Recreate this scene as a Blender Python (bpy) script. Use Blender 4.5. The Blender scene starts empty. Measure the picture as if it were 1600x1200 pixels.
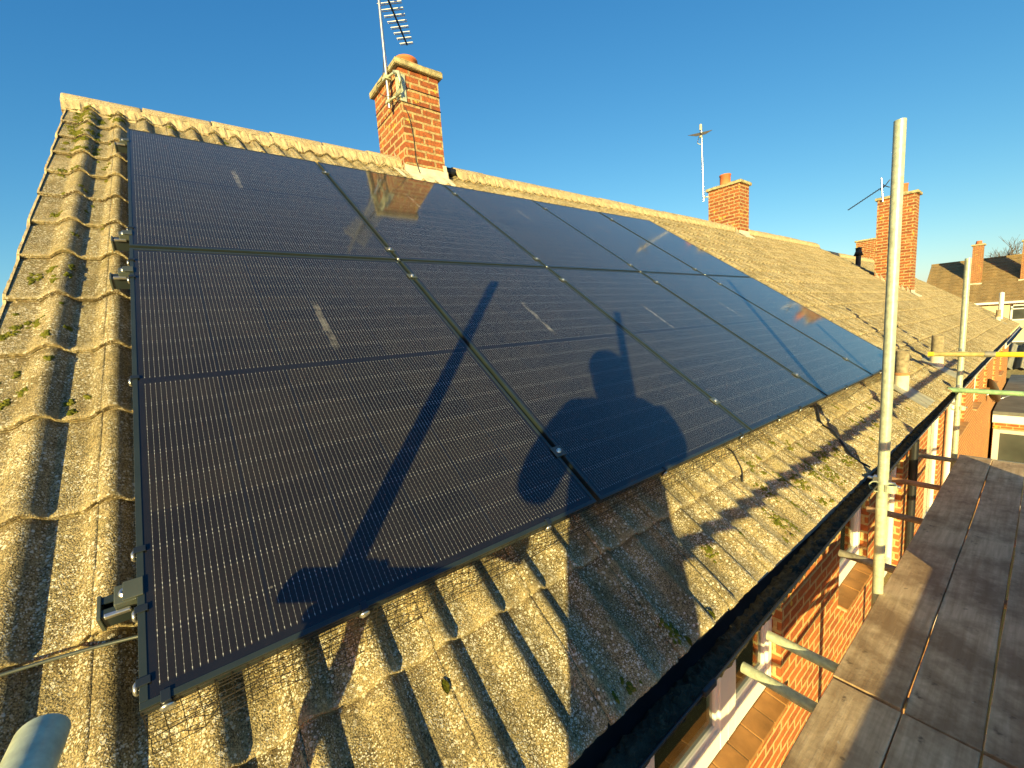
import bpy, bmesh, math, random
from mathutils import Vector, Matrix
R = math.radians
random.seed(7)
sc = bpy.context.scene
COL = sc.collection

# ------------------------------------------------------------------ camera
PITCH = R(35.6666)
cam_d = bpy.data.cameras.new("camera"); cam = bpy.data.objects.new("camera", cam_d); COL.objects.link(cam)
CAM = Vector((0.1505, -0.8771, 0.5792))
rows = ((0.789, -0.134, 0.600), (-0.610, -0.061, 0.790), (-0.069, -0.989, -0.130))
cr = Vector([r[0] for r in rows]); cf = Vector([r[2] for r in rows])
cf.normalize(); cr = (cr - cf*cr.dot(cf)).normalized(); cu = cr.cross(cf)
M = Matrix((cr, cu, -cf)).transposed().to_4x4(); M.translation = CAM
cam.matrix_world = M
cam_d.sensor_width = 36; cam_d.lens = 642.17/1600*36; cam_d.clip_start = 0.01; cam_d.clip_end = 2000
sc.camera = cam

# ------------------------------------------------------------------ light
SUN_AZ, SUN_EL = R(41.3), R(10.8)          # the light travels towards +x +y
sdir = Vector((math.cos(SUN_AZ)*math.cos(SUN_EL), math.sin(SUN_AZ)*math.cos(SUN_EL), -math.sin(SUN_EL)))
sd = bpy.data.lights.new("sun", 'SUN'); sun = bpy.data.objects.new("sun", sd); COL.objects.link(sun)
sd.energy = 5.0; sd.angle = R(0.53); sd.color = (1.0, 0.79, 0.31)
sun.rotation_euler = sdir.to_track_quat('-Z', 'Y').to_euler(); sun.location = (-20, -20, 12)
w = bpy.data.worlds.new("World"); sc.world = w; w.use_nodes = True
wn = w.node_tree; wn.nodes.clear()
sky = wn.nodes.new('ShaderNodeTexSky'); sky.sky_type = 'NISHITA'; sky.sun_disc = False
sky.sun_elevation = SUN_EL
back = -sdir
sky.sun_rotation = math.atan2(back.x, back.y)
sky.air_density = 1.0; sky.dust_density = 0.5; sky.ozone_density = 2.0; sky.altitude = 50
# deep winter blue overhead paling to cyan at the horizon: the sky's own channels, graded
sep = wn.nodes.new('ShaderNodeSeparateColor'); cmb = wn.nodes.new('ShaderNodeCombineColor')
wn.links.new(sky.outputs[0], sep.inputs[0])
for i_, (p_, g_) in enumerate(((1.50, 0.245), (1.02, 0.60), (0.72, 1.04))):
    a_ = wn.nodes.new('ShaderNodeMath'); a_.operation = 'POWER'; a_.inputs[1].default_value = p_
    b_ = wn.nodes.new('ShaderNodeMath'); b_.operation = 'MULTIPLY'; b_.inputs[1].default_value = g_
    wn.links.new(sep.outputs[i_], a_.inputs[0]); wn.links.new(a_.outputs[0], b_.inputs[0]); wn.links.new(b_.outputs[0], cmb.inputs[i_])
bg = wn.nodes.new('ShaderNodeBackground'); bg.inputs[1].default_value = 0.12
wo = wn.nodes.new('ShaderNodeOutputWorld')
wn.links.new(cmb.outputs[0], bg.inputs[0]); wn.links.new(bg.outputs[0], wo.inputs[0])
sc.view_settings.view_transform = 'Standard'; sc.view_settings.look = 'None'
sc.view_settings.exposure = 1.2; sc.view_settings.gamma = 1.0
sc.cycles.max_bounces = 6; sc.cycles.use_denoising = True

# ------------------------------------------------------------------ roof frame
EV = Vector((0, math.cos(PITCH), math.sin(PITCH))); EN = Vector((0, -math.sin(PITCH), math.cos(PITCH))); EX = Vector((1, 0, 0))
def uvn(u, v, n): return EX*u + EV*v + EN*n
ROT = Matrix((EX, EV, EN)).transposed().to_4x4()

# ------------------------------------------------------------------ node helpers
class NT:
    def __init__(s, name):
        s.m = bpy.data.materials.new(name); s.m.use_nodes = True; s.t = s.m.node_tree; s.t.nodes.clear()
        s.out = s.n('ShaderNodeOutputMaterial')
    def n(s, typ, **kw):
        x = s.t.nodes.new(typ)
        for k, v in kw.items(): setattr(x, k, v)
        return x
    def l(s, a, b): s.t.links.new(a, b)
    def put(s, sock, v):
        if hasattr(v, 'node') : s.l(v, sock)
        elif isinstance(v, (tuple, list)) and len(v) == 3 and sock.type == 'RGBA': sock.default_value = (*v, 1)
        else: sock.default_value = v
    def math(s, op, a, b=0.0, c=None):
        x = s.n('ShaderNodeMath', operation=op); s.put(x.inputs[0], a); s.put(x.inputs[1], b)
        if c is not None: s.put(x.inputs[2], c)
        return x.outputs[0]
    def mix(s, f, a, b, mode='MIX'):
        x = s.n('ShaderNodeMix', data_type='RGBA', blend_type=mode)
        s.put(x.inputs[0], f); s.put(x.inputs[6], a); s.put(x.inputs[7], b); return x.outputs[2]
    def noise(s, scale, detail=4, rough=0.55, vec=None, out=0):
        x = s.n('ShaderNodeTexNoise'); x.inputs['Scale'].default_value = scale; x.inputs['Detail'].default_value = detail; x.inputs['Roughness'].default_value = rough
        if vec is not None: s.l(vec, x.inputs['Vector'])
        return x.outputs[out]
    def vor(s, scale, vec=None, feature='F1', out='Distance', rnd=1.0):
        x = s.n('ShaderNodeTexVoronoi', feature=feature); x.inputs['Scale'].default_value = scale
        x.inputs['Randomness'].default_value = rnd
        if vec is not None: s.l(vec, x.inputs['Vector'])
        return x.outputs[out]
    def ramp(s, f, stops):
        x = s.n('ShaderNodeValToRGB'); e = x.color_ramp.elements
        while len(e) < len(stops): e.new(0.5)
        for i, (p, c) in enumerate(stops):
            e[i].position = p; e[i].color = (c, c, c, 1) if not isinstance(c, (tuple, list)) else (*c, 1)
        s.l(f, x.inputs[0]); return x.outputs[0]
    def obj(s): return s.n('ShaderNodeTexCoord').outputs['Object']
    def bump(s, h, strength=0.5, dist=0.01, normal=None):
        x = s.n('ShaderNodeBump'); x.inputs['Strength'].default_value = strength; x.inputs['Distance'].default_value = dist
        s.l(h, x.inputs['Height'])
        if normal is not None: s.l(normal, x.inputs['Normal'])
        return x.outputs[0]
    def bsdf(s, color=(0.5, 0.5, 0.5), rough=0.6, metal=0.0, normal=None, spec=0.5, **kw):
        x = s.n('ShaderNodeBsdfPrincipled')
        s.put(x.inputs['Base Color'], color); s.put(x.inputs['Roughness'], rough); s.put(x.inputs['Metallic'], metal)
        s.put(x.inputs['Specular IOR Level'], spec)
        if normal is not None: s.l(normal, x.inputs['Normal'])
        for k, v in kw.items(): s.put(x.inputs[k.replace('_', ' ')], v)
        s.l(x.outputs[0], s.out.inputs[0]); return x
MAT = {}
def simple(name, color, rough=0.6, metal=0.0, nscale=12, namt=0.25, bscale=60, bstr=0.15, bdist=0.002, spec=0.5):
    t = NT(name); o = t.obj()
    f = t.ramp(t.noise(nscale, 5, 0.6, o), [(0.3, 0), (0.7, 1)])
    dark = tuple(c*(1-namt) for c in color); lite = tuple(min(1, c*(1+namt*0.7)) for c in color)
    t.bsdf(t.mix(f, dark, lite), rough, metal, t.bump(t.noise(bscale, 3, 0.6, o), bstr, bdist), spec)
    MAT[name] = t.m; return t.m

# concrete roof tile: granulated, lichen speckled, patches of algae
def tile_mat(name, base, light, lich=(0.62, 0.6, 0.5)):
    t = NT(name); o = t.obj()
    big = t.ramp(t.noise(2.6, 6, 0.7, o), [(0.38, 0), (0.62, 1)])
    mid = t.ramp(t.noise(17, 5, 0.7, o), [(0.35, 0), (0.65, 1)])
    c = t.mix(big, base, light)
    c = t.mix(t.math('MULTIPLY', mid, 0.55), c, tuple(x*0.55 for x in base))
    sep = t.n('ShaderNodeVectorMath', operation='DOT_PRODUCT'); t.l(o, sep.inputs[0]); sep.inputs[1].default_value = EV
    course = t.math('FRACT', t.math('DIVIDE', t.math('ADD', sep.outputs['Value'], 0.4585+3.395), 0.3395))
    grain = t.ramp(t.vor(430, o, out='Color'), [(0.2, 0.28), (0.8, 1.95)])
    c = t.mix(0.85, c, grain, 'MULTIPLY')
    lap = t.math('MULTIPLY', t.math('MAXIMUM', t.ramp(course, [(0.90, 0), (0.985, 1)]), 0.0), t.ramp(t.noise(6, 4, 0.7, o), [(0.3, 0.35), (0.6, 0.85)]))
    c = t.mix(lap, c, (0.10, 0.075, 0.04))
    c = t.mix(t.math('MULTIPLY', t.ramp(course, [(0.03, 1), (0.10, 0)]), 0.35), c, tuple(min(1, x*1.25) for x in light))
    # pale lichen discs, three sizes, broken by noise
    for sc_, th, amt in ((75, 0.26, 0.9), (190, 0.31, 0.95), (28, 0.12, 0.85)):
        d = t.vor(sc_, o); nz = t.noise(sc_*3, 3, 0.7, o)
        d2 = t.math('ADD', d, t.math('MULTIPLY', t.math('SUBTRACT', nz, 0.5), 0.35))
        msk = t.math('MULTIPLY', t.math('LESS_THAN', d2, th), amt)
        gate = t.ramp(t.noise(5.5 if sc_ < 100 else 9, 3, 0.6, o), [(0.36, 0), (0.58, 1)])
        c = t.mix(t.math('MULTIPLY', msk, gate), c, lich)
    # ochre and green algae patches
    g = t.ramp(t.noise(4.0, 6, 0.75, o), [(0.60, 0), (0.72, 1)])
    c = t.mix(t.math('MULTIPLY', g, 0.4), c, (0.18, 0.165, 0.05))
    dk = t.ramp(t.noise(31, 4, 0.8, o), [(0.62, 0), (0.72, 1)])
    c = t.mix(t.math('MULTIPLY', dk, 0.6), c, (0.07, 0.055, 0.04))
    h = t.math('ADD', t.math('MULTIPLY', t.vor(300, o), 0.6), t.math('MULTIPLY', t.noise(60, 4, 0.7, o), 1.3))
    h = t.math('ADD', h, t.math('MULTIPLY', t.noise(700, 2, 0.6, o), 0.5))
    t.bsdf(c, 0.93, 0, t.bump(h, 0.7, 0.0045), 0.25)
    MAT[name] = t.m
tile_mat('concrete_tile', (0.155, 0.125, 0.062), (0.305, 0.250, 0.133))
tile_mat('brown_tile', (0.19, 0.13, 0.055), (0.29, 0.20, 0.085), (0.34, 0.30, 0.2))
tile_mat('ridge_concrete', (0.34, 0.27, 0.16), (0.46, 0.37, 0.22))

# brick: coordinates follow the wall whichever way it faces
def brick_mat(name, c1, c2, mortar, msize=0.011, stain=0.3):
    t = NT(name); g = t.n('ShaderNodeNewGeometry'); tc = t.n('ShaderNodeTexCoord')
    sp = t.n('ShaderNodeSeparateXYZ'); t.l(g.outputs['Position'], sp.inputs[0])
    sn = t.n('ShaderNodeSeparateXYZ'); t.l(g.outputs['True Normal'], sn.inputs[0])
    isx = t.math('GREATER_THAN', t.math('ABSOLUTE', sn.outputs[0]), 0.6)
    mx = t.n('ShaderNodeMix', data_type='FLOAT'); t.l(isx, mx.inputs[0]); t.l(sp.outputs[0], mx.inputs[2]); t.l(t.math('ADD', sp.outputs[1], 0.09), mx.inputs[3])
    cb = t.n('ShaderNodeCombineXYZ'); t.l(mx.outputs[0], cb.inputs[0]); t.l(t.math('ADD', sp.outputs[2], 10.0), cb.inputs[1])
    wob = t.n('ShaderNodeVectorMath', operation='MULTIPLY_ADD'); t.l(t.noise(9, 3, 0.6, g.outputs['Position'], 1), wob.inputs[0]); wob.inputs[1].default_value = (0.016, 0.014, 0); t.l(cb.outputs[0], wob.inputs[2])
    b = t.n('ShaderNodeTexBrick'); t.l(wob.outputs[0], b.inputs['Vector'])
    b.inputs['Scale'].default_value = 1; b.inputs['Brick Width'].default_value = 0.225; b.inputs['Row Height'].default_value = 0.075
    b.inputs['Mortar Size'].default_value = msize; b.inputs['Mortar Smooth'].default_value = 0.25; b.inputs['Bias'].default_value = -0.1
    b.inputs['Color1'].default_value = (*c1, 1); b.inputs['Color2'].default_value = (*c2, 1); b.inputs['Mortar'].default_value = (*mortar, 1)
    P = g.outputs['Position']
    c = t.mix(t.math('MULTIPLY', t.ramp(t.noise(34, 6, 0.8, P), [(0.42, 0), (0.62, 1)]), stain), b.outputs['Color'], (0.09, 0.05, 0.03))
    c = t.mix(t.math('MULTIPLY', t.ramp(t.noise(5, 5, 0.7, P), [(0.58, 0), (0.75, 1)]), 0.55), c, (0.48, 0.36, 0.16))
    c = t.mix(t.ramp(t.noise(7.3, 4, 0.7, tc.outputs['Object']), [(0.63, 0), (0.66, 0.8)]), c, (0.55, 0.40, 0.07))
    h = t.math('ADD', t.math('MULTIPLY', b.outputs['Fac'], -1.0), t.math('MULTIPLY', t.noise(90, 4, 0.7, P), 0.5))
    t.bsdf(c, 0.9, 0, t.bump(h, 0.8, 0.006), 0.2)
    MAT[name] = t.m
brick_mat('brick', (0.40, 0.125, 0.045), (0.23, 0.062, 0.03), (0.47, 0.37, 0.19), 0.013, 0.75)
brick_mat('wall_brick', (0.43, 0.135, 0.04), (0.31, 0.085, 0.03), (0.50, 0.38, 0.17), 0.012, 0.4)

simple('galvanised', (0.50, 0.55, 0.41), 0.42, 0.25, 38, 0.30, 200, 0.15, 0.001)
simple('weathered_tube', (0.30, 0.29, 0.24), 0.55, 0.3, 25, 0.5, 150, 0.3, 0.001)
simple('rusty_tube', (0.36, 0.22, 0.14), 0.7, 0.1, 20, 0.5, 150, 0.3, 0.001)
simple('yellow_paint', (0.75, 0.55, 0.03), 0.5, 0, 25, 0.3)
simple('brass_tube', (0.50, 0.42, 0.16), 0.5, 0.2, 25, 0.3)
simple('green_tube', (0.28, 0.46, 0.24), 0.5, 0.15, 25, 0.35)
simple('black_anodised', (0.020, 0.029, 0.031), 0.30, 0.0, 8, 0.2, 120, 0.05, 0.001, 0.6)
simple('edge_trim', (0.07, 0.085, 0.075), 0.38, 0.2, 8, 0.3, 120, 0.1, 0.001, 0.6)
simple('clip_plastic', (0.012, 0.018, 0.03), 0.35, 0, 10, 0.2)
simple('black_plastic', (0.012, 0.014, 0.018), 0.42, 0, 10, 0.3, 60, 0.15, 0.002)
simple('dark_rubber', (0.02, 0.02, 0.02), 0.6, 0)
simple('stainless', (0.62, 0.62, 0.60), 0.28, 0.9, 30, 0.15)
simple('wire_mesh_metal', (0.03, 0.025, 0.018), 0.5, 0.4)
simple('upvc', (0.80, 0.80, 0.78), 0.35, 0, 3, 0.05, 40, 0.03, 0.001)
simple('grey_upvc', (0.52, 0.53, 0.50), 0.4, 0, 3, 0.08)
simple('lead_apron', (0.27, 0.27, 0.22), 0.75, 0, 9, 0.3, 60, 0.3, 0.004)
simple('lead', (0.60, 0.56, 0.44), 0.75, 0, 9, 0.3, 60, 0.3, 0.004)
simple('mortar', (0.44, 0.36, 0.22), 0.95, 0, 14, 0.35, 60, 0.9, 0.01)
simple('cap_concrete', (0.40, 0.36, 0.21), 0.95, 0, 16, 0.5, 70, 0.8, 0.006)
simple('terracotta', (0.52, 0.16, 0.06), 0.8, 0, 6, 0.25, 60, 0.3, 0.003)
simple('quarry_tile', (0.34, 0.17, 0.055), 0.55, 0, 8, 0.35, 80, 0.2, 0.002)
simple('debris', (0.07, 0.055, 0.03), 0.95, 0, 25, 0.6, 90, 1.0, 0.01)
simple('asbestos_pipe', (0.27, 0.23, 0.15), 0.95, 0, 25, 0.5, 60, 0.8, 0.005)
simple('pipe_band', (0.42, 0.2, 0.08), 0.8, 0)
simple('dark_metal', (0.03, 0.03, 0.035), 0.45, 0.3)
simple('felt_roof', (0.13, 0.14, 0.135), 0.9, 0, 3, 0.35, 50, 0.4, 0.005)
simple('cream_render', (0.62, 0.55, 0.36), 0.9, 0, 4, 0.1, 80, 0.3, 0.003)
simple('interior', (0.42, 0.38, 0.24), 0.9, 0, 3, 0.3)
simple('grass', (0.035, 0.045, 0.02), 0.95, 0, 2, 0.4, 40, 0.9, 0.02)  # grass tone darkened throughout for the shade the houses throw there
simple('bark', (0.10, 0.075, 0.05), 0.9, 0, 12, 0.3)
simple('fence_wood', (0.13, 0.12, 0.08), 0.9, 0, 12, 0.4)
simple('skin', (0.5, 0.3, 0.2), 0.5, 0, 20, 0.1)
simple('jacket', (0.03, 0.05, 0.09), 0.85, 0, 20, 0.3, 60, 0.4, 0.004)
simple('dish_grey', (0.10, 0.085, 0.07), 0.6, 0)
def moss_mat():
    t = NT('moss'); o = t.obj()
    c = t.mix(t.ramp(t.noise(40, 4, 0.7, o), [(0.3, 0), (0.7, 1)]), (0.055, 0.075, 0.008), (0.20, 0.20, 0.03))
    t.bsdf(c, 0.95, 0, t.bump(t.noise(160, 3, 0.7, o), 1.0, 0.01), 0.1); MAT['moss'] = t.m
moss_mat()
def wood_mat():
    t = NT('scaffold_wood'); o = t.obj(); inf = t.n('ShaderNodeObjectInfo')
    mp = t.n('ShaderNodeMapping'); t.l(o, mp.inputs[0]); mp.inputs['Scale'].default_value = (2.2, 34, 34)
    off = t.n('ShaderNodeCombineXYZ'); t.l(t.math('MULTIPLY', inf.outputs['Random'], 40.0), off.inputs[0]); t.l(off.outputs[0], mp.inputs['Location'])
    g = t.noise(1.0, 7, 0.65, mp.outputs[0]); g2 = t.noise(2.6, 5, 0.7, o)
    c = t.mix(t.ramp(g, [(0.3, 0), (0.7, 1)]), (0.48, 0.33, 0.18), (0.80, 0.61, 0.38))
    c = t.mix(t.math('MULTIPLY', t.ramp(g2, [(0.42, 0), (0.62, 1)]), 0.75), c, (0.22, 0.13, 0.065))
    c = t.mix(t.math('MULTIPLY', t.ramp(t.noise(11, 4, 0.7, o), [(0.62, 0), (0.72, 1)]), 0.7), c, (0.07, 0.05, 0.035))
    c = t.mix(t.math('MULTIPLY', t.ramp(t.vor(6, o), [(0.03, 1), (0.06, 0)]), 0.6), c, (0.06, 0.04, 0.03))
    c = t.mix(t.ramp(t.noise(23, 2, 0.5, o), [(0.74, 0), (0.76, 0.6)]), c, (0.55, 0.5, 0.4))
    t.bsdf(c, 0.8, 0, t.bump(t.math('ADD', g, t.math('MULTIPLY', t.noise(90, 3, 0.6, o), 0.3)), 0.5, 0.004), 0.3)
    MAT['scaffold_wood'] = t.m
wood_mat()
def glass_mat():
    t = NT('window_glass'); g = t.n('ShaderNodeBsdfGlossy'); g.inputs['Roughness'].default_value = 0.03; g.inputs['Color'].default_value = (0.9, 0.95, 0.92, 1)
    tr = t.n('ShaderNodeBsdfTransparent'); tr.inputs[0].default_value = (0.72, 0.78, 0.72, 1)
    fr = t.n('ShaderNodeFresnel'); fr.inputs[0].default_value = 1.5
    ms = t.n('ShaderNodeMixShader'); t.l(t.math('ADD', fr.outputs[0], 0.06), ms.inputs[0]); t.l(tr.outputs[0], ms.inputs[1]); t.l(g.outputs[0], ms.inputs[2]); t.l(ms.outputs[0], t.out.inputs[0])
    MAT['window_glass'] = t.m
    t = NT('dark_pane'); o = t.obj(); t.bsdf(t.mix(t.noise(2, 2, 0.5, o), (0.02, 0.025, 0.025), (0.10, 0.11, 0.10)), 0.08, 0, None, 0.6); MAT['dark_pane'] = t.m
    t = NT('frosted_pane'); o = t.obj(); t.bsdf(t.mix(t.ramp(t.noise(60, 4, 0.8, o), [(0.4, 0), (0.6, 1)]), (0.40, 0.36, 0.18), (0.66, 0.62, 0.42)), 0.25, 0, t.bump(t.noise(120, 2, 0.6, o), 0.6, 0.004), 0.5); MAT['frosted_pane'] = t.m
glass_mat()

# solar module face: six columns by eighteen half cells, sixteen wires per cell
PW, PH, GAP = 1.134, 1.745, 0.02
def pv_mat():
    t = NT('solar_cells'); o = t.obj(); sp = t.n('ShaderNodeSeparateXYZ'); t.l(o, sp.inputs[0]); X, Y = sp.outputs[0], sp.outputs[1]
    inf = t.n('ShaderNodeObjectInfo')
    cp, rp = 0.182, 0.0925
    xx = t.math('SUBTRACT', X, 0.021)
    up = t.math('GREATER_THAN', Y, 0.8725)
    yy = t.math('SUBTRACT', t.math('SUBTRACT', Y, 0.028), t.math('MULTIPLY', up, 0.8565))
    cx = t.math('DIVIDE', xx, cp); cy = t.math('DIVIDE', yy, rp)
    inside = t.math('MULTIPLY', t.math('MULTIPLY', t.math('GREATER_THAN', cx, 0.0), t.math('LESS_THAN', cx, 6.0)), t.math('MULTIPLY', t.math('GREATER_THAN', cy, 0.0), t.math('LESS_THAN', cy, 9.0)))
    def edge(f, half):
        fr = t.math('FRACT', f); return t.math('LESS_THAN', t.math('MINIMUM', fr, t.math('SUBTRACT', 1.0, fr)), half)
    gap = t.math('MAXIMUM', edge(cx, 0.0030/cp), edge(cy, 0.0008/rp))
    wx = t.math('FRACT', t.math('DIVIDE', xx, cp/16)); wd = t.math('ABSOLUTE', t.math('SUBTRACT', wx, 0.5))
    pad = t.math('LESS_THAN', t.math('ABSOLUTE', t.math('SUBTRACT', t.math('FRACT', t.math('DIVIDE', yy, rp/8)), 0.5)), 0.085)
    endpad = t.math('MULTIPLY', edge(cy, 0.075), t.math('SUBTRACT', 1.0, edge(cy, 0.028)))
    hw = t.math('ADD', 0.0105, t.math('ADD', t.math('MULTIPLY', pad, 0.020), t.math('MULTIPLY', endpad, 0.028)))
    wire = t.math('MULTIPLY', t.math('LESS_THAN', wd, hw), inside)
    wn_ = t.n('ShaderNodeTexWhiteNoise', noise_dimensions='3D'); cb = t.n('ShaderNodeCombineXYZ')
    t.l(t.math('FLOOR', cx), cb.inputs[0]); t.l(t.math('FLOOR', cy), cb.inputs[1]); t.l(t.math('ADD', t.math('MULTIPLY', inf.outputs['Random'], 97.0), up), cb.inputs[2])
    t.l(cb.outputs[0], wn_.inputs['Vector'])
    cell = t.mix(wn_.outputs['Value'], (0.0095, 0.0080, 0.0050), (0.0150, 0.0125, 0.0078))
    c = t.mix(t.math('MAXIMUM', gap, t.math('SUBTRACT', 1.0, inside)), cell, (0.008, 0.008, 0.009))
    c = t.mix(wire, c, (0.40, 0.42, 0.44))
    # faint dust film and a pale soft-edged streak on each module
    dust = t.math('MULTIPLY', t.ramp(t.noise(7, 5, 0.7, o), [(0.35, 0), (0.8, 1)]), 0.012)
    sx = t.math('ADD', 0.50, t.math('MULTIPLY', inf.outputs['Random'], 0.12)); sy = t.math('ADD', 0.88, t.math('MULTIPLY', inf.outputs['Random'], 0.15))
    swob = t.math('MULTIPLY', t.math('SUBTRACT', t.noise(9, 2, 0.5, o), 0.5), 0.03)
    slot = t.math('SUBTRACT', 1.0, t.math('DIVIDE', t.math('ABSOLUTE', t.math('ADD', t.math('SUBTRACT', X, sx), swob)), 0.017))
    slot = t.math('MINIMUM', t.math('MAXIMUM', slot, 0.0), 0.45)
    yf_ = t.math('SUBTRACT', 1.0, t.math('DIVIDE', t.math('ABSOLUTE', t.math('SUBTRACT', Y, t.math('ADD', sy, 0.15))), 0.19))
    sm = t.math('MULTIPLY', slot, t.math('MINIMUM', t.math('MAXIMUM', t.math('MULTIPLY', yf_, 2.0), 0.0), 0.8))
    sm = t.math('MULTIPLY', sm, t.ramp(t.noise(22, 4, 0.7, o), [(0.36, 0.05), (0.66, 0.75)]))
    spots = t.math('MULTIPLY', t.math('LESS_THAN', t.vor(9, o), 0.025), t.math('MULTIPLY', t.noise(50, 2, 0.5, o), 0.25))
    c = t.mix(t.math('MINIMUM', t.math('ADD', t.math('ADD', dust, sm), spots), 1.0), c, (0.5, 0.5, 0.48))
    rough = t.math('ADD', 0.045, t.math('MULTIPLY', t.noise(5, 3, 0.5, o), 0.05))
    b = t.bsdf(c, rough, 0, None, 0.7)
    b.inputs['Sheen Weight'].default_value = 0.10; b.inputs['Sheen Roughness'].default_value = 0.35; b.inputs['Sheen Tint'].default_value = (0.8, 0.95, 1.0, 1)
    b.inputs['Coat Weight'].default_value = 0.0
    MAT['solar_cells'] = t.m
pv_mat()

# ------------------------------------------------------------------ mesh helpers
def link(name, bm, mat=None, parent=None, smooth=False, mats=None):
    me = bpy.data.meshes.new(name); bm.normal_update(); bm.to_mesh(me); bm.free()
    for m in (mats or ([mat] if mat else [])): me.materials.append(MAT[m])
    if smooth:
        for p in me.polygons: p.use_smooth = True
    ob = bpy.data.objects.new(name, me); COL.objects.link(ob)
    if parent is not None: ob.parent = parent
    return ob
def tag(o, label, cat, group=None, kind=None):
    if label: o['label'] = label
    if cat: o['category'] = cat
    if group: o['group'] = group
    if kind: o['kind'] = kind
    return o
def empty(name, loc, label, cat, group=None):
    o = bpy.data.objects.new(name, None); COL.objects.link(o); o.location = loc; o.empty_display_size = 0.1
    return tag(o, label, cat, group)
def reparent(child, parent):       # parent at an empty that only has a location
    child.parent = parent; child.matrix_parent_inverse = Matrix.Translation(-Vector(parent.location)); return child
def box(bm, lo, hi, mtx=None, bevel=0.0, mi=0):
    lo = Vector(lo); hi = Vector(hi)
    r = bmesh.ops.create_cube(bm, size=1.0); vs = r['verts']
    for v in vs:
        v.co = Vector([(lo[i]+hi[i])/2 + v.co[i]*(hi[i]-lo[i]) for i in range(3)])
    fs = set(f for v in vs for f in v.link_faces)
    if bevel:
        rb = bmesh.ops.bevel(bm, geom=list(set(e for v in vs for e in v.link_edges)), offset=bevel, segments=2, affect='EDGES', profile=0.5)
        vs = list(set(v for f in rb['faces'] for v in f.verts) | set(v for v in vs if v.is_valid))
        fs = set(f for v in vs for f in v.link_faces)
    for f in fs: f.material_index = mi
    if mtx is not None: bmesh.ops.transform(bm, matrix=mtx, verts=vs)
    return vs
def frame_along(a, b):
    a = Vector(a); b = Vector(b); z = (b-a).normalized(); x = z.orthogonal().normalized(); y = z.cross(x); return a, b, x, y
def cyl(bm, a, b, r, n=16, r2=None, caps=True, mi=0):
    a, b, x, y = frame_along(a, b); r2 = r if r2 is None else r2
    A = [bm.verts.new(a + (x*math.cos(t)+y*math.sin(t))*r) for t in [2*math.pi*i/n for i in range(n)]]
    B = [bm.verts.new(b + (x*math.cos(t)+y*math.sin(t))*r2) for t in [2*math.pi*i/n for i in range(n)]]
    for i in range(n):
        f = bm.faces.new((A[i], A[(i+1) % n], B[(i+1) % n], B[i])); f.smooth = True; f.material_index = mi
    if caps:
        f = bm.faces.new([bm.verts.new(v.co) for v in A[::-1]]); f.material_index = mi; f = bm.faces.new([bm.verts.new(v.co) for v in B]); f.material_index = mi
    return A, B
def pipe(bm, a, b, r, t=0.004, n=28, mi=0, dent=0.0):
    a, b, x, y = frame_along(a, b); L = (b-a).length; z = (b-a).normalized()
    ring = lambda d, rr: [bm.verts.new(a + z*d + (x*math.cos(q)+y*math.sin(q))*rr) for q in [2*math.pi*i/n for i in range(n)]]
    # every band has its own vertices, so the long outer wall shades as a true cylinder
    for (d0, r0, d1, r1, sm) in ((0.03, r-t, 0, r-t, True), (0, r-t, 0, r, False), (0, r, L, r, True), (L, r, L, r-t, False), (L, r-t, L-0.03, r-t, True)):
        A, B = ring(d0, r0), ring(d1, r1)
        for i in range(n):
            f = bm.faces.new((A[i], A[(i+1) % n], B[(i+1) % n], B[i])); f.material_index = mi; f.smooth = sm
    bm.faces.new(ring(0.03, r-t)); bm.faces.new(ring(L-0.03, r-t)[::-1])
def curve_tube(bm, pts, r, n=8, mi=0):
    pts = [Vector(p) for p in pts]; prev = None; up = Vector((0, 0, 1))
    for i, p in enumerate(pts):
        d = (pts[min(i+1, len(pts)-1)] - pts[max(i-1, 0)]).normalized()
        x = d.cross(up); x = x.normalized() if x.length > 1e-3 else d.orthogonal().normalized(); y = d.cross(x)
        rr = r[i] if isinstance(r, (list, tuple)) else r
        ring = [bm.verts.new(p + (x*math.cos(t)+y*math.sin(t))*rr) for t in [2*math.pi*k/n for k in range(n)]]
        if prev:
            for k in range(n):
                f = bm.faces.new((prev[k], prev[(k+1) % n], ring[(k+1) % n], ring[k])); f.smooth = True; f.material_index = mi
        else: bm.faces.new(ring[::-1])
        prev = ring
    bm.faces.new(prev)
def smooth_path(pts, k=6):
    pts = [Vector(p) for p in pts]; out = []
    P = [pts[0]] + pts + [pts[-1]]
    for i in range(1, len(P)-2):
        for j in range(k):
            t = j/k; a, b, c, d = P[i-1], P[i], P[i+1], P[i+2]
            out.append(0.5*((2*b)+(-a+c)*t+(2*a-5*b+4*c-d)*t*t+(-a+3*b-3*c+d)*t**3))
    out.append(pts[-1]); return out
def lathe(bm, prof, c, n=24, mi=0, axis=Vector((0, 0, 1))):
    rings = []
    _, _, x, y = frame_along((0, 0, 0), axis)
    for (r, z) in prof:
        rings.append([bm.verts.new(Vector(c) + axis*z + (x*math.cos(t)+y*math.sin(t))*max(r, 1e-4)) for t in [2*math.pi*i/n for i in range(n)]])
    for j in range(len(rings)-1):
        for i in range(n):
            f = bm.faces.new((rings[j][i], rings[j][(i+1) % n], rings[j+1][(i+1) % n], rings[j+1][i])); f.smooth = True; f.material_index = mi
def rnd(a, b): return random.uniform(a, b)

# ------------------------------------------------------------------ ground
GZ = -5.4
bm = bmesh.new(); s = 900
bmesh.ops.create_grid(bm, x_segments=40, y_segments=40, size=s)
for v in bm.verts: v.co.z = GZ
tag(link('ground', bm, 'grass'), 'green back garden grass far below the scaffold', 'ground', kind='structure')

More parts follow.
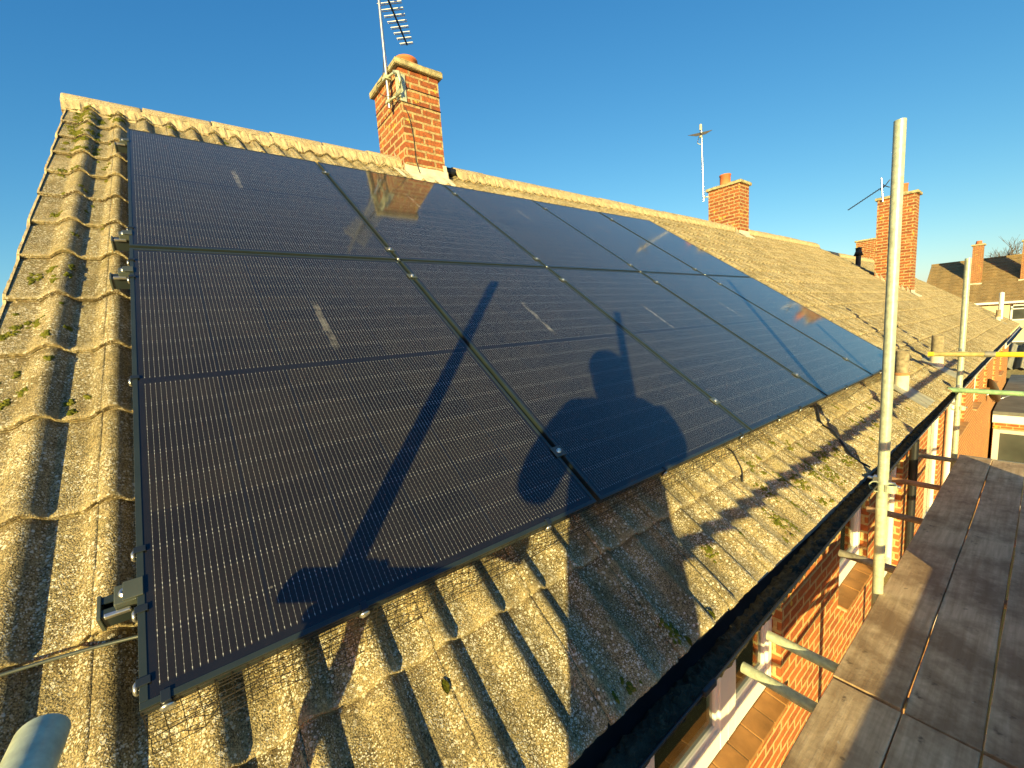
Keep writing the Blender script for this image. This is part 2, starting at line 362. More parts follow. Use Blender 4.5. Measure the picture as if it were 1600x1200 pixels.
# ------------------------------------------------------------------ terraced houses
COURSE, V0 = 0.3395, -0.4585
def roll(w_):
    if -0.5 < w_ < -0.27: return 0.0                     # flat margin beside the verge
    return roll_(w_)
def roll_(w_):                       # tile profile across the slope, period 0.15 m
    w_ = (w_-0.030) % 0.15
    if w_ < 0.034: return 0.022*(0.5-0.5*math.cos(math.pi*w_/0.034))
    if w_ < 0.078: return 0.022+0.011*math.sin(math.pi*(w_-0.034)/0.044)
    if w_ < 0.096: return 0.022*(0.5+0.5*math.cos(math.pi*(w_-0.078)/0.018))
    return 0.0
def roof_tiles(x0, x1, h, ncourse, parent, vtop, near=True):
    bm = bmesh.new()
    k0 = math.floor((x0+0.085)/0.3)
    for c in range(ncourse):
        vb = V0 + c*COURSE
        k = k0
        while True:
            u0 = -0.085+0.3*k; u1 = u0+0.3; k += 1
            if u0 >= x1-0.01: break
            a, b = max(u0, x0), min(u1, x1)
            if b-a < 0.02: continue
            far = u0 > 6.5
            n = 20 if far else 36
            lift = rnd(-0.0005, 0.0005)+(0.0003 if k % 2 else 0); tl = rnd(-0.0012, 0.0012); dv = rnd(-0.0025, 0.0025); sk = rnd(-0.002, 0.002)
            rows_ = [0.0, 0.004, 0.02, 0.16, COURSE+0.06] if not far else [0.0, 0.006, COURSE+0.04]
            if vb + rows_[-1] > vtop: rows_[-1] = max(vtop-vb, rows_[-2]+0.02)
            grid = []
            g = -0.0008
            for ri, dv_ in enumerate(rows_):
                row = []
                for i in range(n+1):
                    u = a+g+(b-a-2*g)*i/n
                    s_ = dv_/COURSE
                    nn = h - 0.032 + roll(u) + 0.018*(1-s_) + lift + tl*(u-u0)/0.3*(1-s_)
                    if ri == 0: nn -= 0.0025
                    if ri <= 2 and i >= n-1 and not far: nn -= 0.006; dv_e = 0.007
                    else: dv_e = 0.0
                    v = vb + dv + dv_ + sk*(i/n-0.5)*2 + dv_e
                    if ri <= 2 and not far: v += rnd(-0.0012, 0.0012); nn += rnd(-0.0007, 0.0007)
                    row.append(bm.verts.new(uvn(u, v, nn)))
                grid.append(row)
            # underside edge of the tail
            low = [bm.verts.new(vt.co - EN*(0.011+rnd(0, 0.002)) + EV*0.002) for vt in grid[0]]
            inn = [bm.verts.new(vt.co + EV*0.05) for vt in low]
            allr = [inn, low]+grid
            for j in range(len(allr)-1):
                for i in range(n):
                    f = bm.faces.new((allr[j][i], allr[j][i+1], allr[j+1][i+1], allr[j+1][i])); f.smooth = j > 1
            for side in (0, n):       # side edges of the tile
                for j in range(len(grid)-1):
                    p, q = grid[j][side], grid[j+1][side]
                    r_, s2 = bm.verts.new(p.co-EN*0.014), bm.verts.new(q.co-EN*0.014)
                    bm.faces.new((p, q, s2, r_) if side == 0 else (q, p, r_, s2))
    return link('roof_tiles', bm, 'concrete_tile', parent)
def deck(bm, x0, x1, h, yr, yb):   # underlay slab, both slopes
    pts = [uvn(0, V0+0.05, h-0.06), None]
    y0, z0 = pts[0].y, pts[0].z; zr = z0+(yr-y0)*math.tan(PITCH)
    prof = [(y0, z0), (yr, zr), (yb, zr-(yb-yr)*math.tan(PITCH)), (yb, zr-(yb-yr)*math.tan(PITCH)-0.02), (yr, zr-0.03), (y0, z0-0.02)]
    A = [bm.verts.new((x0, y, z)) for y, z in prof]; B = [bm.verts.new((x1, y, z)) for y, z in prof]
    n = len(prof)
    for i in range(n): bm.faces.new((A[i], A[(i+1) % n], B[(i+1) % n], B[i]))
    bm.faces.new(A); bm.faces.new(B[::-1])
def rear_slope(x0, x1, h, yr, zr, parent):
    bm = bmesh.new(); n = int((x1-x0)/0.0375)
    for c in range(15):
        rowsv = []
        for dd in (0.0, 0.36):
            row = []
            d = 0.05 + (14-c)*COURSE + 0.34-dd
            for i in range(n+1):
                x = x0+(x1-x0)*i/n
                row.append(bm.verts.new((x, yr + d*math.cos(PITCH), zr - d*math.sin(PITCH) - 0.03 + roll(x) + 0.016*(1-dd/0.36))))
            rowsv.append(row)
        for i in range(n): bm.faces.new((rowsv[0][i], rowsv[1][i], rowsv[1][i+1], rowsv[0][i+1]))
    return link('rear_roof_tiles', bm, 'concrete_tile', parent)
def ridge(x0, x1, yr, ztop, parent, skip=()):
    bm = bmesh.new(); x = x0; L = 0.452; droop = lambda q: -0.048*max(0, (2.3-q)/2.65)
    while x < x1-0.05:
        xe = min(x+L, x1); dz = rnd(-0.005, 0.006)+droop((x+xe)/2); dy = rnd(-0.006, 0.006)
        if not any(a < (x+xe)/2 < b for a, b in skip):
            n = 14; rings = []
            for (xx, rr) in ((x+0.003, 0.152), (x+0.02, 0.155), (xe-0.02, 0.155), (xe-0.003, 0.152)):
                ring = []
                for i in range(n+1):
                    t = math.pi*(0.10+0.80*i/n)
                    ring.append(bm.verts.new((xx, yr+dy-math.cos(t)*rr, ztop+dz-0.13+math.sin(t)*0.13*(rr/0.155) + rnd(-0.002, 0.002))))
                rings.append(ring)
            for j in range(3):
                for i in range(n):
                    f = bm.faces.new((rings[j][i], rings[j+1][i], rings[j+1][i+1], rings[j][i+1])); f.smooth = True
            for ring, fl in ((rings[0], 1), (rings[-1], 0)):
                inn = [bm.verts.new((vv.co.x, yr+(vv.co.y-yr)*0.86, vv.co.z-0.02)) for vv in ring]
                for i in range(n): bm.faces.new((ring[i], ring[i+1], inn[i+1], inn[i]) if fl else (ring[i+1], ring[i], inn[i], inn[i+1]))
        x += L
    o = link('ridge_tiles', bm, 'ridge_concrete', parent); zt_ = ztop
    bm = bmesh.new(); n = int((x1-x0)/0.02); prev = None   # mortar bedding, lumpy, bulging into the pans
    for i in range(n+1):
        x = x0+(x1-x0)*i/n
        if any(a < x < b for a, b in skip): prev = None; continue
        ztop = zt_+droop(x)
        dwn = 0.008*math.sin(x*41.9)+rnd(-0.008, 0.008) + (0.027-roll(x))*0.9
        ring = [bm.verts.new((x, yr-0.10, ztop-0.045)), bm.verts.new((x, yr-0.142-rnd(0, 0.012), ztop-0.085)), bm.verts.new((x, yr-0.165-dwn*0.5-rnd(0, .012), ztop-0.155-dwn)), bm.verts.new((x, yr-0.12, ztop-0.22))]
        if prev:
            for j in range(3): bm.faces.new((prev[j], prev[j+1], ring[j+1], ring[j]))
        prev = ring
    bmesh.ops.recalc_face_normals(bm, faces=bm.faces[:])
    link('ridge_mortar', bm, 'mortar', parent); return o
def verge(x, h, parent, yr, side=-1, far=False):
    bm = bmesh.new(); n = 150; prev = None          # mortar and cut tile edges along the gable
    for i in range(n+1):
        v = V0+0.01+(4.50-V0)*i/n
        ph = ((v-V0) % COURSE)/COURSE
        base = h-0.030+0.016*(1-ph)
        o_ = 0.004+rnd(0, 0.006)
        ring = [uvn(x-side*0.006, v, base+0.004), uvn(x+side*o_*0.3, v, base+0.003+rnd(-.002, .002)), uvn(x+side*o_, v, base-0.015), uvn(x+side*(o_+rnd(-.004, .004)), v, base-0.045), uvn(x-side*0.03, v, base-0.06)]
        ring = [bm.verts.new(p) for p in ring]
        if prev:
            for j in range(4): bm.faces.new((prev[j], prev[j+1], ring[j+1], ring[j]))
        prev = ring
    bmesh.ops.recalc_face_normals(bm, faces=bm.faces[:])
    link('verge_mortar', bm, 'mortar', parent)
def wall_front(bm, x0, x1, z0, z1, y, holes, t=0.10):
    xs = sorted(set([x0, x1]+[v for h_ in holes for v in h_[:2]])); zs = sorted(set([z0, z1]+[v for h_ in holes for v in h_[2:]]))
    for i in range(len(xs)-1):
        for j in range(len(zs)-1):
            cx, cz = (xs[i]+xs[i+1])/2, (zs[j]+zs[j+1])/2
            if any(h_[0] < cx < h_[1] and h_[2] < cz < h_[3] for h_ in holes): continue
            bm.faces.new([bm.verts.new(p) for p in ((xs[i], y, zs[j]), (xs[i+1], y, zs[j]), (xs[i+1], y, zs[j+1]), (xs[i], y, zs[j+1]))])
    for (a, b, c, d) in holes:
        for q in (((a, y, c), (a, y, d), (a, y+t, d), (a, y+t, c)), ((b, y, d), (b, y, c), (b, y+t, c), (b, y+t, d)), ((a, y, d), (b, y, d), (b, y+t, d), (a, y+t, d)), ((b, y, c), (a, y, c), (a, y+t, c), (b, y+t, c))):
            bm.faces.new([bm.verts.new(p) for p in q])
WALL_Y = -0.02
def window(parent, a, b, c, d, splits, pane='window_glass', sill=True, fmat='upvc', fy=0.03, sash=True):
    bm = bmesh.new(); fw = 0.055; zf = fy
    fr = [(a, a+fw), (b-fw, b)] + [(s_-0.085, s_+0.085) for s_ in splits]
    for (p, q) in fr: box(bm, (p, zf, c), (q, zf+0.06, d), bevel=0.004)
    ed = sorted(fr)
    for i in range(len(ed)-1):
        box(bm, (ed[i][1], zf+0.002, c), (ed[i+1][0], zf+0.058, c+0.12), bevel=0.003)
        box(bm, (ed[i][1], zf+0.002, d-fw), (ed[i+1][0], zf+0.058, d), bevel=0.003)
    for s_ in splits: box(bm, (s_-0.0015, zf-0.001, c), (s_+0.0015, zf+0.004, d))
    win = link('window', bm, fmat, parent)
    for i in range(len(ed)-1):
        l_, r_ = ed[i][1], ed[i+1][0]
        if sash:
            bm = bmesh.new(); q = 0.03
            for (x0, z0, x1, z1) in ((l_, c+0.12, l_+q, d-fw), (r_-q, c+0.12, r_, d-fw), (l_+q, c+0.12, r_-q, c+0.12+q), (l_+q, d-fw-q, r_-q, d-fw)):
                box(bm, (x0, zf+0.012, z0), (x1, zf+0.045, z1), bevel=0.004)
            link('sash', bm, fmat, win)
        bm = bmesh.new(); box(bm, (l_+0.02, zf+0.028, c+0.13), (r_-0.02, zf+0.034, d-0.07)); link('pane', bm, pane, win)
    if sill:
        bm = bmesh.new(); x = a-0.02
        while x < b+0.03:
            xe = min(x+0.157, b+0.05); dz = rnd(-0.002, 0.002)
            vs = box(bm, (x+0.003, -0.085, c-0.026+dz), (xe-0.003, fy+0.004, c-0.004+dz), bevel=0.003)
            for v in vs: v.co.z -= (0.03-v.co.y)*0.12
            x = xe
            if b+0.05-x < 0.04: break
        link('sill', bm, 'quarry_tile', win)
        bm = bmesh.new(); vs = box(bm, (a-0.02, -0.078, c-0.030), (b+0.045, fy+0.006, c-0.009))
        for v in vs: v.co.z -= (0.03-v.co.y)*0.12
        link('sill_bed', bm, 'mortar', win)
    return win
def chimney(parent, x0, y0, x1, y1, ztop, zbase, h, pot=True, pots=None, apron_v=True, split=None, name_mat='brick'):
    bm = bmesh.new(); box(bm, (x0, y0, zbase-0.6), (x1, y1, ztop)); ch = link('chimney', bm, name_mat, parent)
    bm = bmesh.new(); vs = box(bm, (x0-0.045, y0-0.045, ztop), (x1+0.045, y1+0.045, ztop+0.062), bevel=0.012)
    bmesh.ops.subdivide_edges(bm, edges=bm.edges[:], cuts=3, use_grid_fill=True)
    for v in bm.verts: v.co += Vector((rnd(-.004, .004), rnd(-.004, .004), rnd(-.004, .004)))
    link('chimney_cap', bm, 'cap_concrete', ch)
    for (px, py, r, ht) in (pots or []):
        bm = bmesh.new(); lathe(bm, [(r*1.05, -0.02), (r*0.98, 0.05), (r, ht-0.03), (r*1.08, ht-0.025), (r*1.08, ht), (r*0.9, ht), (r*0.88, 0.02), (0.0, 0.02)], (px, py, ztop+0.055), 28)
        link('chimney_pot', bm, 'terracotta', ch)
        bm = bmesh.new(); lathe(bm, [(r*1.35, 0), (r*1.3, 0.03), (r*1.0, 0.055)], (px, py, ztop+0.058), 20); link('flaunching', bm, 'mortar', ch)
    # stepped lead flashing up the side that faces the camera, apron along the front
    tp = math.tan(PITCH); zc = lambda y: y*tp + (h)/math.cos(PITCH) - 0.0
    bm = bmesh.new(); e = 0.006; y = y0-0.02; yend = min(y1, 3.75)
    while y < yend-0.02:
        ye = min(y+0.075/tp, yend+0.02)
        z0, z1 = zc(y)-0.02, zc(ye)-0.02
        top = z1+0.15+rnd(-.012, .012)
        pts = [(x0-e, y, z0), (x0-e, ye, z1), (x0-e-rnd(0, .006), ye-0.012, z1+0.02), (x0-e, ye-0.003, top), (x0-e-0.002, y+0.004, z0+0.045)]
        f = bm.faces.new([bm.verts.new(p) for p in pts]); y = ye
    a_, b_ = zc(y0), zc(yend)
    q = [bm.verts.new(p) for p in ((x0-e, y0-0.02, a_-0.03), (x0-e, yend, b_-0.01), (x0-0.12, yend, b_-0.003), (x0-0.12, y0-0.14, zc(y0-0.14)+0.004), (x0-e, y0-0.14, zc(y0-0.14)+0.004))]
    bm.faces.new(q)
    bmesh.ops.solidify(bm, geom=bm.faces[:], thickness=0.003)
    link('side_flashing', bm, 'lead', ch)
    bm = bmesh.new(); za = zc(y0); n = 10; prev = None
    for i in range(n+1):
        x = x0-0.03+(x1-x0+0.06)*i/n
        ring = [(x, y0-0.006, za+0.085+rnd(-.004, .004)), (x, y0-0.010, za+0.02), (x, y0-0.15, zc(y0-0.15)+0.012+roll(x)*0.3+rnd(-.003, .003)), (x, y0-0.15, zc(y0-0.15)-0.005)]
        ring = [bm.verts.new(p) for p in ring]
        if prev:
            for j in range(3): bm.faces.new((prev[j], prev[j+1], ring[j+1], ring[j]))
        prev = ring
    # right hand upstand wraps round the corner
    bm.faces.new([bm.verts.new(p) for p in ((x1+0.006, y0-0.012, za-0.03), (x1+0.03, y0-0.012, za-0.02), (x1+0.012, y0-0.008, za+0.15), (x1-0.035, y0-0.008, za+0.15), (x1-0.02, y0-0.008, za+0.02))])
    bmesh.ops.recalc_face_normals(bm, faces=bm.faces[:])
    link('apron_flashing', bm, 'lead', ch, smooth=False)
    return ch

YR, ZR = 3.75, 2.545               # ridge line of the crest plane at h = -0.12
HD = -0.12; HD2 = -0.255; XS = 15.75; XE = 23.8; XG = -0.352
house = empty('terraced_house', (0, 0, 0), 'near brick terraced house whose pale speckled tile roof carries the solar panels', 'house', None)
roof_tiles(XG, XS, HD, 15, house, 4.60)
rear_slope(XG, XS, HD, YR, ZR, house)
bm = bmesh.new(); deck(bm, XG+0.03, XS-0.01, HD, YR, YR+4.2); link('roof_deck', bm, 'dark_rubber', house)
ridge(XG-0.02, 2.26, YR, ZR+0.055, house); ridge(2.93, XS+0.02, YR, ZR+0.055, house)
verge(XG, HD, house, YR)
# black ridge vent beside the chimney
bm = bmesh.new(); box(bm, (2.74, YR-0.15, ZR-0.075), (2.95, YR+0.15, ZR+0.01), bevel=0.03); link('ridge_vent', bm, 'black_plastic', house)
wins = [(0.55, 2.67, -1.655, -0.60), (3.78, 4.57, -1.655, -0.60), (5.28, 5.93, -2.3, -0.75), (7.35, 8.35, -2.5, -0.75), (10.0, 11.2, -1.66, -0.6), (12.6, 13.5, -1.66, -0.6), (14.5, 15.3, -1.6, -0.6)]
bm = bmesh.new(); wall_front(bm, XG+0.04, XS, GZ, -0.42, WALL_Y, [(a, b, c-0.05, d) for a, b, c, d in wins])
bm.faces.new([bm.verts.new(p) for p in ((XG+0.04, WALL_Y, GZ), (XG+0.04, WALL_Y, -0.42), (XG+0.04, YR, 2.36), (XG+0.04, 7.6, -0.42), (XG+0.04, 7.6, GZ))])
bm.faces.new([bm.verts.new(p) for p in ((XG+0.04, 7.6, GZ), (XG+0.04, 7.6, -0.3), (XS, 7.6, -0.3), (XS, 7.6, GZ))])
bmesh.ops.recalc_face_normals(bm, faces=bm.faces[:])
link('wall', bm, 'wall_brick', house)
bm = bmesh.new(); box(bm, (XG+0.05, -0.268, -0.56), (XS, -0.246, -0.395)); box(bm, (XG+0.05, -0.246, -0.56), (XS, -0.025, -0.545)); link('fascia', bm, 'grey_upvc', house)
window(house, *wins[0], [1.36, 2.115]); window(house, *wins[1], [])
window(house, *wins[2], [], 'frosted_pane', False, sash=False); window(house, *wins[3], [], 'frosted_pane', False, fy=0.0, sash=False)
for w_ in wins[4:]: window(house, *w_, [(w_[0]+w_[1])/2])
for (a, b, c, d) in wins:            # curtain and inner sill behind the glass
    bm = bmesh.new(); box(bm, (a-0.02, 0.295, c-0.3), (b+0.02, 0.32, d+0.1)); box(bm, (a-0.02, 0.10, c-0.06), (b+0.02, 0.30, c-0.04)); link('curtain', bm, 'interior', house)

# chimneys of the near house
chimney(house, 2.235, 3.46, 2.70, 4.16, 3.40, 2.3, HD, pots=[(2.50, 3.80, 0.125, 0.24)])
chimney(house, 10.17, 3.50, 10.64, 4.20, 3.46, 2.3, HD, pots=[(10.42, 3.93, 0.115, 0.28)])
chimney(house, 14.75, 1.33, 15.20, 2.06, 3.25, 0.9, HD, pots=[(14.98, 1.62, 0.10, 0.26)])
# flue pipes through the eaves with lead aprons
def flue(parent, x, v, h, r, ht, band=True, cap=None, mats=('asbestos_pipe', 'lead'), apron=True):
    b = uvn(x, v, h-0.02); lean = Vector((-0.01, 0.0, 0))
    bm = bmesh.new(); p0 = b+Vector((0, 0, ht*0.42)); p1 = b+Vector((0, 0, ht))+lean
    pipe(bm, p0, p1, r, 0.012, 24); fl = link('flue', bm, mats[0], parent)
    bm = bmesh.new(); cyl(bm, b-Vector((0, 0, 0.05)), p0+Vector((0, 0, 0.005)), r*1.12, 24); link('collar', bm, mats[1], fl)
    if band:
        bm = bmesh.new(); lathe(bm, [(r*1.0, -0.012), (r*1.18, -0.01), (r*1.18, 0.012), (r*1.0, 0.015)], p0, 24); link('band', bm, 'pipe_band', fl)
    if apron:
        bm = bmesh.new(); prev = None
        for i in range(13):
            u = x-0.19+0.38*i/12
            ring = [bm.verts.new(uvn(u, v+dv, h+0.012+roll(u)*0.25*(1 if dv > -0.15 else 1.2)-0.01+rnd(-.002, .002))) for dv in (0.16, 0.02, -0.12, -0.23)]
            if prev:
                for j in range(3): bm.faces.new((prev[j], ring[j], ring[j+1], prev[j+1]))
            prev = ring
        bmesh.ops.recalc_face_normals(bm, faces=bm.faces[:]); bmesh.ops.solidify(bm, geom=bm.faces[:], thickness=0.004)
        link('apron', bm, 'lead_apron', fl)
    return fl
flue(house, 5.27, -0.19, HD, 0.048, 0.37)
flue(house, 7.20, -0.19, HD, 0.055, 0.39, False)
bm = bmesh.new(); cyl(bm, (6.02, -0.085, -5.3), (6.02, -0.085, -0.55), 0.036, 16); link('downpipe', bm, 'black_plastic', house)
bm = bmesh.new(); cyl(bm, (8.7, -0.085, -5.3), (8.7, -0.085, -0.5), 0.05, 16); link('soil_pipe', bm, 'upvc', house)

# gutter: half round, its line wanders a little, full of moss and silt
def gy(x): return -0.333 + (0.034*min(max((x-0.6)/2.6, 0), 1)) + 0.016*min(max((x-3.2)/3.2, 0), 1)
def gutter(parent, x0, x1, dz=0.0):
    bm = bmesh.new(); prev = None; n = int((x1-x0)/0.25); R_ = 0.056; m = 14
    for i in range(n+1):
        x = x0+(x1-x0)*i/n; ring = []
        sh_ = lambda t, r_: (r_*math.cos(t) if math.cos(t) > 0 else -r_*(1-abs(math.sin(t))), 1.5*r_*(-abs(math.sin(t))**(1.0 if math.cos(t) > 0 else 0.85)))
        prof = [sh_(t, R_) for t in [math.pi+math.pi*k/m for k in range(m+1)]]
        outer = [(-R_-0.005, 0.004), (-R_-0.006, -0.004)] + [sh_(t, R_+0.003) for t in [math.pi+math.pi*k/m for k in range(1, m)]] + [(R_+0.004, 0.0)]
        loop = prof + [(R_+0.003, 0.004)] + outer[::-1]
        for (a, b) in loop: ring.append(bm.verts.new((x, gy(x)+a, -0.388+dz+b)))
        if prev:
            for k in range(len(ring)):
                f = bm.faces.new((prev[k], prev[(k+1) % len(ring)], ring[(k+1) % len(ring)], ring[k])); f.smooth = True
        prev = ring
    bmesh.ops.recalc_face_normals(bm, faces=bm.faces[:])
    g = link('gutter', bm, 'black_plastic', parent)
    for x in [xx for xx in (1.1, 3.12, 5.1, 7.1, 9.1, 11, 13, 17.5, 19.5, 21.5) if x0 < xx < x1]:
        bm = bmesh.new(); m = 12; rr = []
        for dx in (-0.03, 0.03):
            rr.append([bm.verts.new((x+dx, gy(x)+(R_+0.008)*(math.cos(t) if math.cos(t) > 0 else -(1-abs(math.sin(t)))), -0.388+dz+1.5*(R_+0.006)*math.sin(t)+0.003)) for t in [math.pi+math.pi*k/m for k in range(m+1)]])
        for k in range(m): bm.faces.new((rr[0][k], rr[0][k+1], rr[1][k+1], rr[1][k]))
        for s_ in (0, m):
            box(bm, (x-0.03, rr[0][s_].co.y-0.006, -0.394+dz), (x+0.03, rr[0][s_].co.y+0.006, -0.376+dz), bevel=0.003)
        link('joint_bracket', bm, 'black_plastic', g)
    return g
gutter(house, XG-0.05, XS)
bm = bmesh.new(); prev = None; n = 520
for i in range(n+1):
    x = 0.0+8.0*i/n; c0 = gy(x); ring = []
    for j in range(7):
        a = -0.050+0.085*j/6
        ring.append(bm.verts.new((x, c0+a, -0.388-0.032+0.006*math.sin(x*3.1)+rnd(-0.008, 0.010)-0.55*max(0, a+0.01))))
    if prev:
        for j in range(6): bm.faces.new((prev[j], ring[j], ring[j+1], prev[j+1]))
    prev = ring
for i in range(900):               # leaves, twigs and moss lumps in the silt
    x = rnd(0.4, 7.8); a = rnd(-0.048, 0.012); c = Vector((x, gy(x)+a, -0.388-0.026+rnd(0, 0.012)-0.55*max(0, a+0.01))); s_ = rnd(0.003, 0.011)
    pts = [bm.verts.new(c+Vector((rnd(-1, 1), rnd(-1, 1), rnd(-.5, .8)))*s_) for _ in range(4)]
    for t in ((0, 1, 2), (0, 2, 3), (1, 3, 2), (0, 3, 1)): bm.faces.new([pts[k] for k in t])
tag(link('gutter_debris', bm, 'debris'), 'dark wet moss and silt lying along the black gutter', 'debris', kind='stuff')

house2 = empty('terraced_house', (XS, 0, 0), 'farther brick terraced house with a slightly lower tile roof beyond the dark step', 'house', None)
def H2(o): return reparent(o, house2)
class _P: pass
before = set(bpy.data.objects)
roof_tiles(XS+0.02, XE, HD2, 15, None, 4.52)
zr2 = ZR-0.135/math.cos(PITCH)
rear_slope(XS+0.02, XE, HD2, YR, zr2, None)
bm = bmesh.new(); deck(bm, XS+0.02, XE-0.02, HD2, YR, YR+4.2); link('roof_deck', bm, 'dark_rubber')
ridge(XS+0.02, XE+0.02, YR, zr2+0.055, None)
verge(XE, HD2, None, YR, 1)
w2 = [(17.0, 18.0, -1.8, -0.8), (19.5, 20.6, -1.8, -0.8)]
bm = bmesh.new(); wall_front(bm, XS, XE-0.1, GZ, -0.55, WALL_Y, w2)
bm.faces.new([bm.verts.new(p) for p in ((XE-0.1, WALL_Y, GZ), (XE-0.1, WALL_Y, -0.6), (XE-0.1, YR, 2.1), (XE-0.1, 7.6, -0.6), (XE-0.1, 7.6, GZ))])
link('wall', bm, 'wall_brick')
for w_ in w2: window(None, *w_, [(w_[0]+w_[1])/2])
bm = bmesh.new(); box(bm, (XS, -0.268, -0.70), (XE, -0.246, -0.55)); link('fascia', bm, 'upvc')
gutter(None, XS+0.02, XE, -0.15)
chimney(None, 22.3, 3.5, 22.8, 4.2, 3.17, 2.0, HD2, pots=[])
flue(None, 21.0, 0.0, HD2, 0.055, 0.36, True)
bm = bmesh.new(); b = uvn(22.2, 0.02, HD2-0.02); pipe(bm, b, b+Vector((0, 0, 0.85)), 0.06, 0.006); lathe(bm, [(0.03, 0), (0.06, 0.0), (0.06, 0.06), (0.02, 0.09), (0, 0.09)], b+Vector((0, 0, 0.83))); link('white_flue', bm, 'upvc')
bm = bmesh.new(); b = uvn(16.6, 3.28, HD2-0.02); cyl(bm, b, b+Vector((0, 0, 0.48)), 0.065, 20); lathe(bm, [(0.065, 0), (0.12, 0.02), (0.075, 0.14), (0.075, 0.22), (0.09, 0.24), (0.0, 0.27)], b+Vector((0, 0, 0.40))); link('vent_cowl', bm, 'dark_metal')
for o in set(bpy.data.objects)-before:
    if o.parent is None: reparent(o, house2)

# ------------------------------------------------------------------ moss cushions on the tiles
bm = bmesh.new()
spots = [(2.27, -0.10, .022), (2.16, -0.24, .025), (2.35, -0.25, .03), (2.45, -0.31, .028), (2.62, -0.29, .03), (2.25, -0.36, .028), (2.02, -0.36, .03), (2.1, -0.42, .022), (2.9, -0.25, .03), (3.05, -0.33, .03), (2.75, -0.36, .03), (1.55, -0.3, .018), (3.3, -0.19, .025), (3.45, -0.27, .03), (1.14, -0.40, .020), (0.93, -0.44, .018), (-0.29, 1.00, .012), (-0.26, 1.42, .018), (-0.29, 1.74, .02), (-0.25, 1.79, .016), (-0.27, 2.35, .02), (-0.29, 2.95, .024), (-0.25, 3.35, .025), (-0.2, 3.72, .028), (-0.28, 4.1, .03), (-0.17, 4.12, .03), (-0.07, 4.12, .03), (0.25, 4.2, .03), (0.6, 4.15, .02), (3.7, -0.2, .03), (3.9, -0.3, .03), (0.86, -0.425, .01), (-0.31, 1.36, .012)]
for _ in range(34): spots.append((rnd(-0.33, 0.0), rnd(3.3, 4.35), rnd(0.012, 0.028)))
for _ in range(60): spots.append((rnd(1.7, 5), rnd(-0.44, -0.05), rnd(0.005, 0.014)))
for _ in range(46): spots.append((rnd(-0.33, -0.10), rnd(0.9, 4.2), rnd(0.004, 0.012)))
for (u, v, s_) in spots:
    for k in range(max(6, int(s_*1900))):
        uu, vv = u+random.gauss(0, s_*0.45), v+random.gauss(0, s_*0.95)
        if uu < XG+0.015 or vv < V0+0.02: continue
        ph = ((vv-V0) % COURSE)/COURSE
        nn = HD-0.032+roll(uu)+0.018*(1-ph)
        rr = rnd(0.003, 0.0065)
        mt = Matrix.Translation(uvn(uu, vv, nn)) @ ROT @ Matrix.Diagonal((rr*rnd(.8, 1.5), rr*rnd(.8, 1.6), rr*rnd(.5, .8), 1))
        bmesh.ops.create_icosphere(bm, subdivisions=1, radius=1.0, matrix=mt)
for v in bm.verts: v.co += Vector((rnd(-.001, .001), rnd(-.001, .001), rnd(-.001, .001)))
tag(link('moss', bm, 'moss', smooth=True), 'green and ochre moss cushions growing on the roof tiles', 'moss', kind='stuff')

# ------------------------------------------------------------------ solar panels
def panel_mesh():
    L = 0.0115
    bm = bmesh.new()
    for (lo, hi) in (((0, 0, -0.03), (PW, L, 0)), ((0, PH-L, -0.03), (PW, PH, 0)), ((0, L, -0.03), (L, PH-L, 0)), ((PW-L, L, -0.03), (PW, PH-L, 0))):
        box(bm, lo, hi, bevel=0.0008)
    me1 = bpy.data.meshes.new('frame'); bm.to_mesh(me1); bm.free(); me1.materials.append(MAT['black_anodised'])
    bm = bmesh.new(); box(bm, (L, L, -0.008), (PW-L, PH-L, -0.0018)); me2 = bpy.data.meshes.new('glass_face'); bm.to_mesh(me2); bm.free(); me2.materials.append(MAT['solar_cells'])
    return me1, me2
PM = panel_mesh()
ordn = ['at the far left of', 'second from the left in', 'in the middle of', 'fourth from the left in', 'at the far right of']
for r_ in range(2):
    for c in range(5):
        o = bpy.data.objects.new('solar_panel', None); COL.objects.link(o); o.empty_display_size = 0.2
        tw = Matrix.Translation(uvn(c*(PW+GAP), r_*(PH+GAP), 0)) @ ROT
        o.matrix_world = tw @ Matrix.Rotation(R(rnd(-0.08, 0.08)), 4, 'X') @ Matrix.Rotation(R(rnd(-0.10, 0.10)), 4, 'Y')
        tag(o, 'all-black solar panel %s the %s row' % (ordn[c], 'lower' if r_ == 0 else 'upper'), 'solar panel', 'solar panels in two rows on the tile roof')
        for nm, me in zip(('frame', 'glass_face'), PM):
            p = bpy.data.objects.new(nm, me); COL.objects.link(p); p.parent = o

